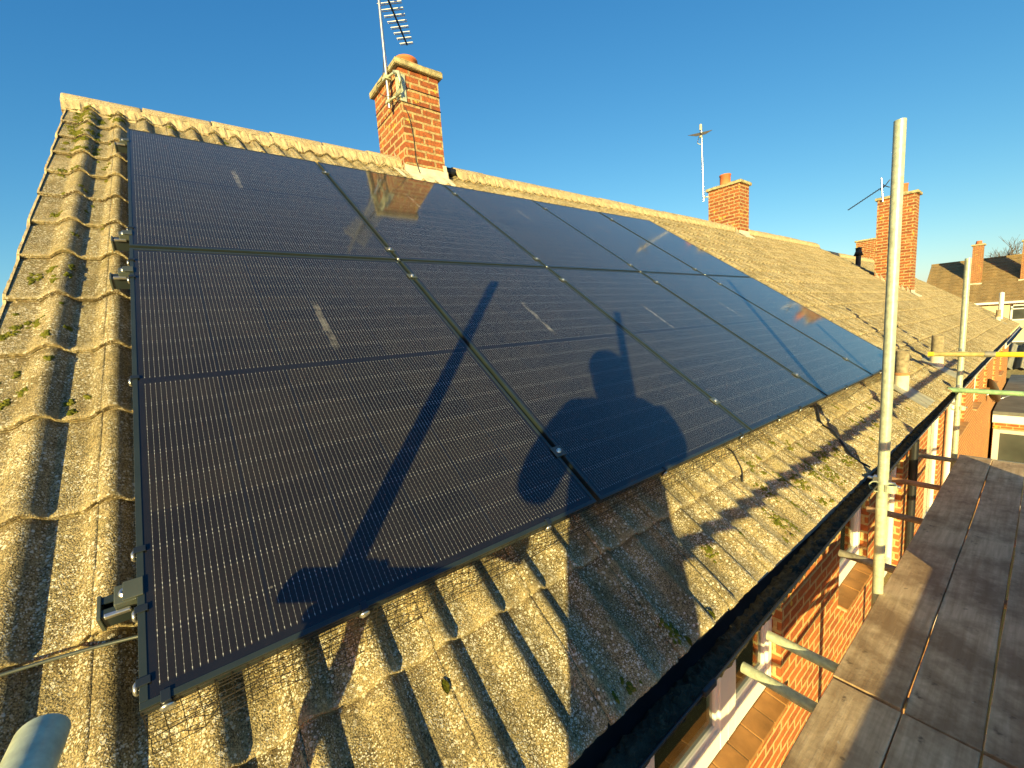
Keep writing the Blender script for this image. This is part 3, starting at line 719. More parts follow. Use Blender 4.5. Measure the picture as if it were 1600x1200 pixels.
# rails with clamps
def at_roof(u, v, n): return Matrix.Translation(uvn(u, v, n)) @ ROT
def rail(v, desc):
    o = bpy.data.objects.new('mounting_rail', None); COL.objects.link(o); o.matrix_world = at_roof(-0.056, v, -0.03)
    tag(o, desc, 'mounting rail', 'rails under the solar panels')
    bm = bmesh.new(); W_ = 5.96; a = 0.021
    for (y0, y1, z0, z1) in ((-a, a, -0.042, -0.038), (-a, -a+0.004, -0.038, -0.004), (a-0.004, a, -0.038, -0.004), (-a, -0.006, -0.004, -0.001), (0.006, a, -0.004, -0.001), (-a+0.004, a-0.004, -0.024, -0.021)):
        box(bm, (0, y0, z0), (W_, y1, z1))
    link('rail_bar', bm, 'black_anodised', o)
    bm = bmesh.new(); box(bm, (-0.006, -0.025, -0.046), (0.0, 0.025, 0.002), bevel=0.001); link('end_cap', bm, 'edge_trim', o)
    for k in range(1, 5):
        x = 0.056 + k*(PW+GAP)-GAP/2
        bm = bmesh.new(); box(bm, (x-0.024, -0.022, 0.0302), (x+0.024, 0.022, 0.0345), bevel=0.001); box(bm, (x-0.008, -0.018, 0.0), (x+0.008, 0.018, 0.0302)); c = link('mid_clamp', bm, 'edge_trim', o)
        bm = bmesh.new(); lathe(bm, [(0.0095, 0), (0.0095, 0.002), (0.0075, 0.002), (0.0075, 0.008), (0.004, 0.008), (0.0035, 0.004), (0, 0.004)], (x, 0, 0.0335), 14); link('bolt', bm, 'stainless', c)
    for x, s_ in ((0.056, -1), (0.056+5*PW+4*GAP, 1)):
        bm = bmesh.new(); box(bm, (min(x, x+s_*0.034), -0.02, 0.0), (max(x, x+s_*0.034), 0.02, 0.026), bevel=0.002); box(bm, (min(x-s_*0.010, x+s_*0.02), -0.0195, 0.0302), (max(x-s_*0.010, x+s_*0.02), 0.0195, 0.0335), bevel=0.001); c = link('end_clamp', bm, 'edge_trim', o)
        bm = bmesh.new(); lathe(bm, [(0.0095, 0), (0.0095, 0.002), (0.0075, 0.002), (0.0075, 0.007), (0.004, 0.007), (0.0035, 0.004), (0, 0.004)], (x+s_*0.018, 0, 0.026), 14); link('bolt', bm, 'stainless', c)
        bm = bmesh.new(); box(bm, (min(x+s_*0.012, x+s_*0.05), -0.03, 0.002), (max(x+s_*0.012, x+s_*0.05), -0.022, 0.012), bevel=0.002); link('earth_tag', bm, 'stainless', c)
rail(0.225, 'lowest black rail whose square end juts out near the bottom left panel corner')
rail(1.555, 'black rail just below the seam between the panel rows')
rail(1.885, 'black rail just above the seam between the panel rows')
rail(3.24, 'topmost black rail just under the roof ridge')
# seam cross clips at the row joint
for k in range(1, 5):
    o = bpy.data.objects.new('seam_clip', None); COL.objects.link(o); o.matrix_world = at_roof(k*(PW+GAP)-GAP/2, PH+GAP/2, 0)
    tag(o, 'small steel clip where four panel corners meet, number %s seam from the left' % ['first', 'second', 'third', 'fourth'][k-1], 'clip', 'clips at the panel corners')
    bm = bmesh.new(); box(bm, (-0.008, -0.02, 0.0003), (0.008, 0.02, 0.003), bevel=0.0008); link('plate', bm, 'edge_trim', o)
    bm = bmesh.new(); lathe(bm, [(0.008, 0), (0.008, 0.005), (0.004, 0.006), (0, 0.006)], (0, 0, 0.003), 12); link('bolt', bm, 'stainless', o)

# bird mesh along the bottom edge, held by clips
mesh_t = bpy.data.objects.new('bird_mesh', None); COL.objects.link(mesh_t); mesh_t.matrix_world = at_roof(0, 0, 0)
tag(mesh_t, 'fine wire bird mesh closing the gap under the lower panel edge', 'wire mesh')
bm = bmesh.new(); W5 = 5*PW+4*GAP
prof = [(-0.001, -0.006), (-0.002, -0.022), (-0.003, -0.034), (-0.005, -0.046), (-0.008, -0.058), (-0.012, -0.070), (-0.017, -0.081), (-0.023, -0.092), (-0.030, -0.102), (-0.038, -0.110)]
def wob(x, j): return 0.0035*math.sin(x*5.3+j)*j/6+0.003*math.sin(x*17+j*2)*j/6
def wire(bm, a, b, r=0.0008):
    a, b, x, y = frame_along(a, b)
    A = [bm.verts.new(a+(x*math.cos(t)+y*math.sin(t))*r) for t in (0, 2.09, 4.19)]; B = [bm.verts.new(b+(x*math.cos(t)+y*math.sin(t))*r) for t in (0, 2.09, 4.19)]
    for i in range(3): bm.faces.new((A[i], A[(i+1) % 3], B[(i+1) % 3], B[i]))
xs = [W5*i/230 for i in range(231)]
for j, (y_, z_) in enumerate(prof):
    for i in range(230): wire(bm, (xs[i], y_+wob(xs[i], j), z_+wob(xs[i]+1, j)), (xs[i+1], y_+wob(xs[i+1], j), z_+wob(xs[i+1]+1, j)))
for x in xs:
    for j in range(len(prof)-1): wire(bm, (x, prof[j][0]+wob(x, j), prof[j][1]+wob(x+1, j)), (x, prof[j+1][0]+wob(x, j+1), prof[j+1][1]+wob(x+1, j+1)))
link('mesh_sheet', bm, 'wire_mesh_metal', mesh_t)
def clip(u, v, side, desc):
    o = bpy.data.objects.new('mesh_clip', None); COL.objects.link(o); o.matrix_world = at_roof(u, v, 0) @ Matrix.Rotation(0 if side == 'b' else -math.pi/2, 4, 'Z')
    tag(o, desc, 'clip', 'clips holding the bird mesh')
    bm = bmesh.new(); box(bm, (-0.007, -0.004, 0.0004), (0.007, 0.016, 0.003), bevel=0.001); box(bm, (-0.007, -0.004, -0.034), (0.007, -0.0008, 0.0004), bevel=0.0008); link('clip_body', bm, 'clip_plastic', o)
    bm = bmesh.new(); lathe(bm, [(0.0, 0.0), (0.011, 0.0), (0.012, 0.003), (0.008, 0.006), (0.0, 0.007)], (0, -0.004, -0.018), 14, axis=Vector((0, -1, 0))); link('washer', bm, 'stainless', o)
for v, d in ((0.309, 'upper of the clips near the bottom left panel corner'), (0.177, 'black clip just under the lowest rail end on the left frame'), (0.044, 'black clip on the left frame nearest the bottom corner'), (0.89, 'black clip at mid height of the lower left panel'), (1.945, 'black clip above the upper seam rail on the left frame'), (1.64, 'black clip above the lower seam rail on the left frame'), (1.50, 'black clip just below the seam rails on the left frame')):
    clip(0, v, 'l', d)
for u, d in ((0.034, 'black clip on the bottom edge nearest the left corner'), (0.37, 'black clip on the bottom edge in the pole shadow'), (0.92, 'black clip on the bottom edge left of the first seam'), (1.54, 'black clip on the second panel bottom edge where the body shadow ends'), (2.2, 'black clip on the bottom edge at the second seam'), (2.66, 'black clip on the bottom edge under the third panel, left one'), (2.98, 'black clip on the bottom edge under the third panel, right one'), (3.9, 'black clip on the bottom edge under the fourth panel'), (4.9, 'black clip on the bottom edge under the fifth panel')):
    clip(u, 0, 'b', d)

# cables
def tile_n(u, v): return HD-0.032+roll(u)+0.018*(1-((v-V0) % COURSE)/COURSE)
bm = bmesh.new(); curve_tube(bm, smooth_path([uvn(-0.62, 0.20, -0.10), uvn(-0.38, 0.212, -0.10), uvn(-0.20, 0.207, tile_n(-0.2, .2)+0.012), uvn(-0.07, 0.192, tile_n(-0.07, .19)+0.008), uvn(0.05, 0.165, -0.10)]), 0.0035)
tag(link('cable', bm, 'edge_trim'), 'thin black cable lying on the tiles left of the panels', 'cable')
bm = bmesh.new(); pts = [(2.22, 0.03), (2.20, -0.01), (2.168, -0.06), (2.145, -0.11), (2.11, -0.15)]
curve_tube(bm, smooth_path([uvn(u, v, tile_n(u, v)+0.006) for u, v in pts]), 0.0035)
tag(link('cable', bm, 'dark_rubber'), 'short dark cable poking out from under the second panel onto the tiles', 'cable')
bm = bmesh.new(); pts = [(3.45, 0.03), (3.394, -0.007), (3.304, -0.10), (3.23, -0.19), (3.20, -0.28), (3.13, -0.37), (3.10, -0.44)]
curve_tube(bm, smooth_path([uvn(u, v, tile_n(u, v)+0.012+0.01*(i % 2)) for i, (u, v) in enumerate(pts)]), [0.0045+0.003*abs(math.sin(i*0.9)) for i in range(len(pts)*6-5)])
tag(link('cable_and_shadow', bm, 'black_plastic'), 'dark line of conduit running from the panels down to the gutter', 'cabling')  # black tube shaped to cover the cable and the shadow beside it
# fallen leaves on the tiles and gutter edge
LEAF = [((1.16, -0.44), 'small dry leaf on a tile at the gutter edge beside the shadow'), ((1.33, -0.435), 'curled green leaf on the tile roll nearest the gutter'), ((0.50, -0.195), 'pale curled leaf on the tiles in the pole shadow')]
for (u, v), d in LEAF:
    bm = bmesh.new(); n0 = tile_n(u, v)+0.006; P = []
    for i in range(6):
        t = i/5; wd = 0.009*math.sin(math.pi*(t*0.9+0.05))
        P.append([bm.verts.new(uvn(u+a*wd, v-0.016+0.032*t, n0+0.006*math.sin(t*3)+abs(a)*0.004)) for a in (-1, 0, 1)])
    for i in range(5):
        for j in range(2): bm.faces.new((P[i][j], P[i][j+1], P[i+1][j+1], P[i+1][j]))
    bmesh.ops.solidify(bm, geom=bm.faces[:], thickness=0.0006)
    tag(link('leaf', bm, 'moss', smooth=True), d, 'leaf', 'leaves lying on the tiles')

# ------------------------------------------------------------------ scaffold
TR = 0.02415
def tube(a, b, desc, mat='galvanised', group='scaffold tubes', tipmat=None):
    bm = bmesh.new(); a = Vector(a); b = Vector(b); c = a.copy()
    pipe(bm, a-c, b-c, TR); o = link('scaffold_tube', bm, mat); o.location = c
    tag(o, desc, 'scaffold tube', group)
    if tipmat:
        d = (b-a).normalized(); bm = bmesh.new(); pipe(bm, -d*0.002, d*0.045, TR+0.0008, 0.003); link('painted_end', bm, tipmat, o)
    return o
def coupler(p, axis_a, axis_b, desc, big=1.3):
    o = empty('scaffold_coupler', p, desc, 'scaffold coupler', 'couplers clamping the tubes'); a = Vector(axis_a).normalized(); b = Vector(axis_b).normalized()
    bm = bmesh.new()
    n = a.cross(b).normalized()
    for ax, off in ((a, -1), (b, 1)):
        c = n*off*TR*1.08
        _, _, x, y = frame_along((0, 0, 0), ax)
        prev = None; k = 20
        for i in range(k+1):
            t = 2*math.pi*i/k; d = x*math.cos(t)+y*math.sin(t)
            ring = [bm.verts.new(c+d*(TR+0.001)-ax*0.02), bm.verts.new(c+d*(TR+0.006)-ax*0.02), bm.verts.new(c+d*(TR+0.006)+ax*0.02), bm.verts.new(c+d*(TR+0.001)+ax*0.02)]
            if prev:
                for j in range(4): bm.faces.new((prev[j], prev[(j+1) % 4], ring[(j+1) % 4], ring[j]))
            prev = ring
    bmesh.ops.recalc_face_normals(bm, faces=bm.faces[:]); link('clamp_band', bm, 'galvanised', o)
    for ax, off, oth in ((a, -1, b), (b, 1, a)):
        c = n*off*TR*1.08 + oth*(TR+0.016); bm = bmesh.new()
        cyl(bm, c-ax.cross(oth)*0.03*big, c+ax.cross(oth)*0.035*big, 0.006*big, 10); e_ = c+ax.cross(oth)*0.035*big
        cyl(bm, e_-ax.cross(oth)*0.010, e_+ax.cross(oth)*0.002, 0.012, 6)
        box(bm, c-Vector((0.012, 0.012, 0.012))*big, c+Vector((0.012, 0.012, 0.012))*big, bevel=0.003)
        link('bolt', bm, 'stainless', o)
    return o
SG = 'upright scaffold poles'
tube((3.00, -0.385, GZ), (3.00, -0.375, 1.455), 'tall pale galvanised pole rising past the gutter in front of the brick chimney', group=SG)
tube((6.40, -0.345, GZ), (6.40, -0.34, 0.975), 'shorter pole carrying the yellow and green rails', group=SG)
tube((-0.16, -0.38, GZ), (-0.16, -0.38, 1.35), 'near left pole just outside the frame whose long shadow falls on the first panels', group=SG)
tube((-0.17, -1.38, GZ), (-0.17, -1.38, 1.31), 'outer pole behind the photographer, its shadow beside the head', group=SG)
tube((3.00, -1.40, GZ), (3.00, -1.40, 1.0), 'outer pole opposite the tall pole', group=SG)
tube((6.40, -1.40, GZ), (6.40, -1.40, 0.9), 'outer pole at the far scaffold end', group=SG)
tube((-0.053, -0.176, 0.142), (-0.062, -0.74, 0.140), 'end guard tube whose rounded tip shows in the bottom left corner', group='scaffold rails')
tube((-0.28, -1.44, 0.134), (6.9, -1.44, 0.134), 'long outer guard rail', group='scaffold rails')
tube((-0.28, -1.44, -0.45), (6.9, -1.44, -0.45), 'long outer middle rail', group='scaffold rails')
tube((-1.6, -1.32, -1.135), (6.9, -1.32, -1.135), 'outer ledger under the boards', group='scaffold rails')
tube((6.345, -0.105, 0.018), (6.345, -1.55, 0.012), 'yellow tipped end rail across the far pole', 'brass_tube', 'scaffold rails', 'yellow_paint')
yr_ = [o for o in COL.objects if o.get('label', '').startswith('yellow tipped')][0]
bm = bmesh.new(); pipe(bm, (0, -0.47, -0.002), (0, -1.44, -0.006), TR+0.0008, 0.003); link('painted_section', bm, 'yellow_paint', yr_)
bm = bmesh.new(); pipe(bm, (0, -0.40, -0.002), (0, -0.47, -0.002), TR+0.004, 0.004); link('joint_sleeve', bm, 'weathered_tube', yr_)
tube((6.345, -0.268, -0.356), (6.345, -1.55, -0.37), 'pale green end rail below the yellow one', 'green_tube', 'scaffold rails')
TG = 'cross tubes under the boards'
for i, (x, y0, mt, d) in enumerate(((2.01, -0.035, 'galvanised', 'nearest bright cross tube in front of the white window mullion'), (2.31, -0.03, 'galvanised', 'second bright cross tube over the right window pane'), (3.45, -0.045, 'weathered_tube', 'dark weathered cross tube ending at the gutter left of the tall pole'), (4.36, 0.0, 'rusty_tube', 'brownish cross tube passing behind the tall pole'), (5.25, 0.0, 'rusty_tube', 'rust red cross tube in front of the black downpipe'), (6.25, 0.0, 'weathered_tube', 'farthest cross tube below the pole with coloured rails'))):
    tube((x, y0-0.05, -1.083), (x, -1.46, -1.083), d, mt, TG)
tube((0.4, -0.2, -1.083), (0.4, -1.46, -1.083), 'cross tube under the photographer', 'galvanised', TG)
coupler((3.0, -0.38, -0.40), (0, 0, 1), (1, 0, 0), 'coupler on the tall pole beside the gutter')
coupler((6.39, -0.34, 0.018), (0, 0, 1), (0, 1, 0), 'coupler joining the yellow rail to the pole')
coupler((6.39, -0.34, -0.358), (0, 0, 1), (0, 1, 0), 'coupler joining the green rail to the pole')
coupler((6.40, -0.345, -0.55), (0, 0, 1), (1, 0, 0), 'coupler low on the far pole beside the gutter bend')
coupler((-0.115, -0.385, 0.13), (0, 0, 1), (0, 1, 0), 'coupler on the near left pole holding the end guard tube', 2.1)
# boards
bg_ = 'boards of the scaffold platform'
WH = ['inner edge row', 'second row', 'third row', 'outermost row']
ys = [(-0.392, -0.613), (-0.619, -0.823), (-0.829, -1.047), (-1.054, -1.275)]
for i, (a, b) in enumerate(ys):
    for j, (x0, x1) in enumerate(((-1.7, 2.166+rnd(-.006, .006)), (2.178+rnd(-.003, .004), 6.28+rnd(-.01, .04)))):
        if i == 3: x1 = 1.15
        if i == 3 and j: continue
        bm = bmesh.new(); L = x1-x0; n = 24
        vs = box(bm, (0, b-a, -0.038), (L, 0, 0), bevel=0.003)
        bmesh.ops.subdivide_edges(bm, edges=[e for e in bm.edges if abs(e.verts[0].co.x-e.verts[1].co.x) > 1], cuts=n)
        ph = rnd(0, 6)
        for v in bm.verts: v.co.y += 0.0022*math.sin(v.co.x*2.1+ph)+0.001*math.sin(v.co.x*9+ph); v.co.z += 0.002*math.sin(v.co.x*1.3+ph)
        o = link('scaffold_board', bm, 'scaffold_wood'); o.location = (x0, a, -1.02+rnd(-.002, .003)); o.rotation_euler = (R(rnd(-.6, .6)), 0, 0)
        tag(o, '%s worn scaffold board, %s' % (['near', 'far'][j], WH[i]), 'scaffold board', bg_)
        for xx in (() if j == 0 else (L-0.03,)):
            bm = bmesh.new(); box(bm, (xx, b-a-0.002, -0.0395), (xx+0.026, 0.002, 0.0004)); link('end_band', bm, 'weathered_tube', o)
def toe(x0, x1, z0, z1, y, d):
    bm = bmesh.new(); box(bm, (0, -0.038, 0), (x1-x0, 0, z1-z0), bevel=0.003); o = link('toe_board', bm, 'scaffold_wood'); o.location = (x0, y, z0); tag(o, d, 'toe board', 'toe boards on edge along the platform')
toe(0.55, 2.90, -1.014, -0.865, -1.050, 'near low toe board on edge along the outer side')
toe(2.90, 5.50, -1.014, -0.790, -1.050, 'far taller toe board on edge along the outer side')

# ------------------------------------------------------------------ aerials
def aerial(base, top, boom0, boom1, nel, lens, desc, mast_r=0.016, el_r=0.004, reflector=False, boom_r=0.008, up=(0, 0, 1), lean=None, pairs=False):
    o = empty('tv_aerial', base, desc, 'aerial', None); B = Vector(base)
    bm = bmesh.new(); cyl(bm, (0, 0, 0), Vector(top)-B, mast_r, 14); link('mast', bm, 'stainless', o)
    b0, b1 = Vector(boom0)-B, Vector(boom1)-B; d = (b1-b0).normalized(); sd_ = d.cross(Vector(up)).normalized()
    bm = bmesh.new(); cyl(bm, b0, b1, boom_r, 8); link('boom', bm, 'dark_metal', o)
    bm = bmesh.new()
    for i in range(nel):
        t = i/(nel-1); c = b0.lerp(b1, 0.04+0.94*t); ln = lens[0]+(lens[1]-lens[0])*t
        for s_ in (-1, 1):
            for q_ in ((-0.012, 0.012) if pairs else (0,)): cyl(bm, c+d*q_+sd_*s_*0.012, c+d*q_+sd_*s_*ln, el_r*(0.75 if pairs else 1), 6)
    link('elements', bm, 'upvc' if pairs else 'dark_metal', o)
    return o
a1 = aerial((2.17, 3.62, 3.04), (2.145, 3.56, 4.60), (2.17, 3.615, 4.36), (2.845, 4.40, 4.31), 12, (0.17, 0.085), 'tall aerial on the big chimney with pale rungs high against the sky', 0.017, 0.0075, boom_r=0.011, pairs=True)
# lattice of paired rungs plus clamps and cable on the chimney bracket
def part(name, bm, mat, parent): o = link(name, bm, mat); return reparent(o, parent)
bm = bmesh.new()
for z in (3.33, 3.10):
    curve_tube(bm, [(2.16, 3.60, z), (2.19, 3.50, z+0.005), (2.23, 3.43, z)], 0.012, 8)
curve_tube(bm, [(2.19, 3.47, 3.335), (2.205, 3.40, 3.30), (2.215, 3.385, 3.22), (2.205, 3.40, 3.13), (2.19, 3.47, 3.10)], 0.018, 8)
box(bm, (2.222, 3.47, 3.08), (2.234, 3.53, 3.36), bevel=0.003); box(bm, (2.228, 3.448, 3.06), (2.30, 3.459, 3.33), bevel=0.004)
box(bm, (2.13, 3.57, 3.31), (2.20, 3.65, 3.35), bevel=0.006); box(bm, (2.14, 3.585, 3.085), (2.19, 3.65, 3.115), bevel=0.006)
part('bracket', bm, 'galvanised', a1)
bm = bmesh.new(); curve_tube(bm, smooth_path([(2.15, 3.60, 4.1), (2.155, 3.61, 3.6), (2.14, 3.66, 3.36), (2.10, 3.74, 3.30), (2.13, 3.70, 3.2), (2.19, 3.52, 3.1), (2.28, 3.452, 2.98), (2.33, 3.45, 2.75), (2.34, 3.452, 2.5), (2.36, 3.43, 2.35)]), 0.004, 6); part('coax_cable', bm, 'dark_rubber', a1)
bm = bmesh.new()
for z in (3.06, 3.21): curve_tube(bm, [(2.228, 4.165, z), (2.228, 3.453, z), (2.705, 3.453, z), (2.705, 4.165, z)], 0.003, 6)
part('lashing_wire', bm, 'dark_metal', a1)
a2 = aerial((10.14, 4.30, 3.28), (10.12, 4.33, 4.95), (10.12, 4.36, 4.82), (9.70, 4.12, 4.58), 13, (0.26, 0.10), 'slim aerial on a long mast clamped to the middle chimney', 0.022, 0.004, boom_r=0.011)
bm = bmesh.new(); cyl(bm, (10.10, 4.335, 4.86), (10.10, 4.335, 4.98), 0.028, 12); cyl(bm, (10.10, 4.335, 4.70), (10.10, 4.335, 4.80), 0.028, 12); part('junction_box', bm, 'lead', a2)
bm = bmesh.new(); curve_tube(bm, [(10.14, 4.30, 3.36), (10.16, 4.18, 3.36)], 0.014); curve_tube(bm, smooth_path([(10.09, 4.36, 4.74), (10.08, 4.40, 4.60), (10.12, 4.33, 4.55)]), 0.008, 6); part('bracket', bm, 'galvanised', a2)
a3 = aerial((14.72, 1.95, 3.20), (14.72, 2.0, 3.80), (14.72, 1.94, 3.58), (14.95, 2.72, 3.22), 14, (0.06, 0.045), 'dark comb shaped aerial on the chimney behind the tall pole', 0.02, 0.004, boom_r=0.013)
bm = bmesh.new(); 
for dz in (-0.09, 0.09): curve_tube(bm, [(14.66, 1.82, 3.60+dz), (14.72, 1.92, 3.58), (14.78, 2.02, 3.60+dz)], 0.012, 6)
part('reflector', bm, 'dark_metal', a3)

# ------------------------------------------------------------------ houses and yards beyond
bh = empty('brown_roofed_house', (50, 2, GZ), 'distant cream house with a dark brown tile roof behind the terrace', 'house')
before = set(bpy.data.objects)
bm = bmesh.new(); x0 = 50
y1, y0 = 5.8, -14.0
box(bm, (x0, y0, GZ), (x0+7.5, y1, 0.20)); link('wall', bm, 'cream_render')
bm = bmesh.new(); prev = None
zr = 3.75; xr = x0+4.2
def slab(bm, xa, za, xb, zb):
    for c in range(14):
        t0, t1 = c/14, (c+1)/14
        pa = (xa+(xb-xa)*t0, za+(zb-za)*t0+0.03); pb = (xa+(xb-xa)*t1, za+(zb-za)*t1)
        n = 70; ra = [bm.verts.new((pa[0], y0-0.2+(y1-y0+0.4)*i/n, pa[1]+0.02*math.sin(i*2.0)+rnd(-.01, .01))) for i in range(n+1)]; rb = [bm.verts.new((pb[0], y0-0.2+(y1-y0+0.4)*i/n, pb[1]+0.02*math.sin(i*2.0))) for i in range(n+1)]
        for i in range(n): bm.faces.new((ra[i], ra[i+1], rb[i+1], rb[i]))
slab(bm, x0-0.5, 0.10, xr, zr); slab(bm, x0+8.4, 0.10, xr, zr)
bmesh.ops.recalc_face_normals(bm, faces=bm.faces[:]); bmesh.ops.solidify(bm, geom=bm.faces[:], thickness=0.03)
link('roof', bm, 'brown_tile')
bm = bmesh.new(); box(bm, (x0-0.56, y0-0.2, -0.02), (x0-0.46, y1+0.2, 0.14)); link('fascia', bm, 'upvc')
bm = bmesh.new(); box(bm, (xr-0.12, y0-0.2, zr-0.03), (xr+0.12, y1+0.22, zr+0.09), bevel=0.04); link('ridge_tiles', bm, 'brown_tile')
bm = bmesh.new(); pts = [(x0, 0.1), (xr, zr-0.1), (x0+8, 0.1)]; bm.faces.new([bm.verts.new((a, y1+0.05, b)) for a, b in pts]); bm.faces.new([bm.verts.new((a, y0-0.05, b)) for a, b in pts]); link('gable', bm, 'cream_render')
for (cy, cz) in ((3.05, 4.75), (0.45, 4.6)):
    bm = bmesh.new(); box(bm, (x0+1.6, cy-0.29, 0.8), (x0+2.4, cy+0.29, cz)); ch = link('chimney', bm, 'brick')
    bm = bmesh.new(); box(bm, (x0+1.5, cy-0.38, cz), (x0+2.5, cy+0.38, cz+0.12), bevel=0.02); link('chimney_cap', bm, 'cap_concrete', ch)
    bm = bmesh.new(); lathe(bm, [(0.2, 0), (0.16, 0.3), (0.12, 0.3), (0.12, 0)], (x0+2.0, cy, cz+0.1)); link('chimney_pot', bm, 'terracotta', ch)
    bm = bmesh.new(); box(bm, (x0+1.45, cy-0.36, 1.2), (x0+1.62, cy+0.36, 1.75)); link('flashing', bm, 'lead', ch)
for (a, b, c, d) in ((-1.6, 1.0, -1.35, -0.15), (-5.6, -3.0, -1.35, -0.15), (-1.6, 1.0, -4.6, -2.9), (-9, -6.6, -1.35, -0.15), (-9, -6.6, -4.6, -2.9)):
    bm = bmesh.new()
    for (p, q, r_, s_) in ((a, b, c, c+0.1), (a, b, d-0.1, d), (a, a+0.1, c, d), (b-0.1, b, c, d), ((a+b)/2-0.06, (a+b)/2+0.06, c, d), (a, b, (c+d)/2+0.25, (c+d)/2+0.33)):
        box(bm, (x0-0.06, p, r_), (x0-0.01, q, s_))
    wn2 = link('window', bm, 'upvc'); bm = bmesh.new(); box(bm, (x0-0.03, a+0.05, c+0.05), (x0-0.02, b-0.05, d-0.05)); link('pane', bm, 'dark_pane', wn2)
for o in set(bpy.data.objects)-before:
    if o.parent is None: reparent(o, bh)

ext = empty('flat_roofed_extension', (17.6, -3, GZ), 'single storey flat grey roofed brick extension with white patio doors', 'extension')
before = set(bpy.data.objects)
bm = bmesh.new(); wall = wall_front
box(bm, (17.75, -7.0, GZ), (25.8, -0.07, -2.72)); link('wall', bm, 'wall_brick')
bm = bmesh.new(); box(bm, (17.5, -7.2, -2.68), (26.0, -0.06, -2.58), bevel=0.01); link('roof', bm, 'felt_roof')
bm = bmesh.new(); box(bm, (17.52, -7.2, -2.90), (17.60, -0.065, -2.685)); link('fascia', bm, 'upvc')
bm = bmesh.new()
ys2 = [-0.15, -1.05, -1.95, -2.85, -3.75]
for y in ys2: box(bm, (17.66, y-0.06, GZ+0.1), (17.745, y+0.06, -3.12))
for (z0, z1) in ((-3.22, -3.12), (-5.3, -5.15)): box(bm, (17.665, ys2[-1], z0), (17.74, ys2[0], z1))
d_ = link('patio_door', bm, 'grey_upvc'); bm = bmesh.new(); box(bm, (17.71, ys2[-1], GZ+0.12), (17.72, ys2[0], -3.15)); link('pane', bm, 'dark_pane', d_)
for o in set(bpy.data.objects)-before:
    if o.parent is None: reparent(o, ext)

shed = empty('lean_to', (27.5, -2, GZ), 'lean-to with a corrugated sheet roof behind the flat roof', 'shed')
before = set(bpy.data.objects)
bm = bmesh.new(); box(bm, (27.2, -6, GZ), (31, 0.2, -2.5)); link('wall', bm, 'fence_wood')
bm = bmesh.new(); n = 90; ra = []; 
for xx, zz in ((27.0, -2.45), (31.2, -1.75)): ra.append([bm.verts.new((xx, 0.6-6.8*i/n, zz+0.06*math.sin(i*2*math.pi/5))) for i in range(n+1)])
for i in range(n): bm.faces.new((ra[0][i], ra[0][i+1], ra[1][i+1], ra[1][i]))
bmesh.ops.solidify(bm, geom=bm.faces[:], thickness=0.02)
link('corrugated_roof', bm, 'grey_upvc', smooth=True)
for o in set(bpy.data.objects)-before:
    if o.parent is None: reparent(o, shed)
fence = empty('garden_fence', (36, -3, GZ), 'tall slatted timber fence in front of the cream house', 'fence')
before = set(bpy.data.objects)
bm = bmesh.new()
for i in range(60): box(bm, (36, 2.6-i*0.2, GZ), (36.02, 2.6-i*0.2-0.17, -3.55+rnd(-.02, .02)))
link('slat_panel', bm, 'fence_wood')
for i in range(6):
    bm = bmesh.new(); box(bm, (35.9, 2.6-i*2.0, GZ), (36.0, 2.5-i*2.0, -3.0)); link('post', bm, 'fence_wood')
for o in set(bpy.data.objects)-before:
    if o.parent is None: reparent(o, fence)

# satellite dish on the terrace wall, seen from behind
dish = empty('satellite_dish', (15.6, -0.12, -1.72), 'dark satellite dish on the brick wall near the flat roof', 'satellite dish')
bm = bmesh.new(); ax = Vector((0.42, -0.88, 0.22)).normalized()
lathe(bm, [(0.0, -0.06), (0.15, -0.045), (0.30, 0.0), (0.30, 0.008), (0.15, -0.035), (0.0, -0.05)], (0, 0, 0), 28, axis=ax); link('dish_reflector', bm, 'dish_grey', dish)
bm = bmesh.new(); curve_tube(bm, [(0, 0, -0.05), (-0.05, 0.1, -0.12), (0, 0.28, -0.12)], 0.02, 8); curve_tube(bm, [Vector((0, 0, -0.28)), Vector((0, 0, -0.28))+ax*0.35+Vector((0, 0, 0.1))], 0.012, 6); link('arm', bm, 'stainless', dish)

# bare winter trees beyond the far house
def tree(x, y, h, desc, seed):
    random.seed(seed); o = empty('bare_tree', (x, y, GZ), desc, 'tree', 'bare trees beyond the brown roof')
    bm = bmesh.new(); bm2 = bmesh.new()
    def br(p, d, ln, r, lv):
        q = p+d*ln; cyl(bm if lv < 2 else bm2, p, q, r, 6 if lv < 2 else 4, r*0.65, caps=False)
        if lv >= 6: return
        for k in range(3 if lv < 3 else 2+(random.random() < 0.6)):
            nd = (d+Vector((rnd(-1, 1), rnd(-1, 1), rnd(-0.25, 0.8)))*0.62).normalized()
            br(p.lerp(q, rnd(0.55, 1.0)), nd, ln*rnd(0.62, 0.82), r*0.6, lv+1)
    br(Vector((0, 0, 0)), Vector((0, 0, 1)), h*0.27, h*0.022, 0)
    link('trunk', bm, 'bark', o); link('branches', bm2, 'bark', o)
tree(78, 3.3, 17.5, 'largest bare tree showing between the two far chimneys', 3)
tree(80, 1.9, 15.0, 'lower bare tree just left of the far right chimney', 5)
tree(76, 4.2, 14.5, 'small bare tree right beside the brick far chimney', 9)
random.seed(11)

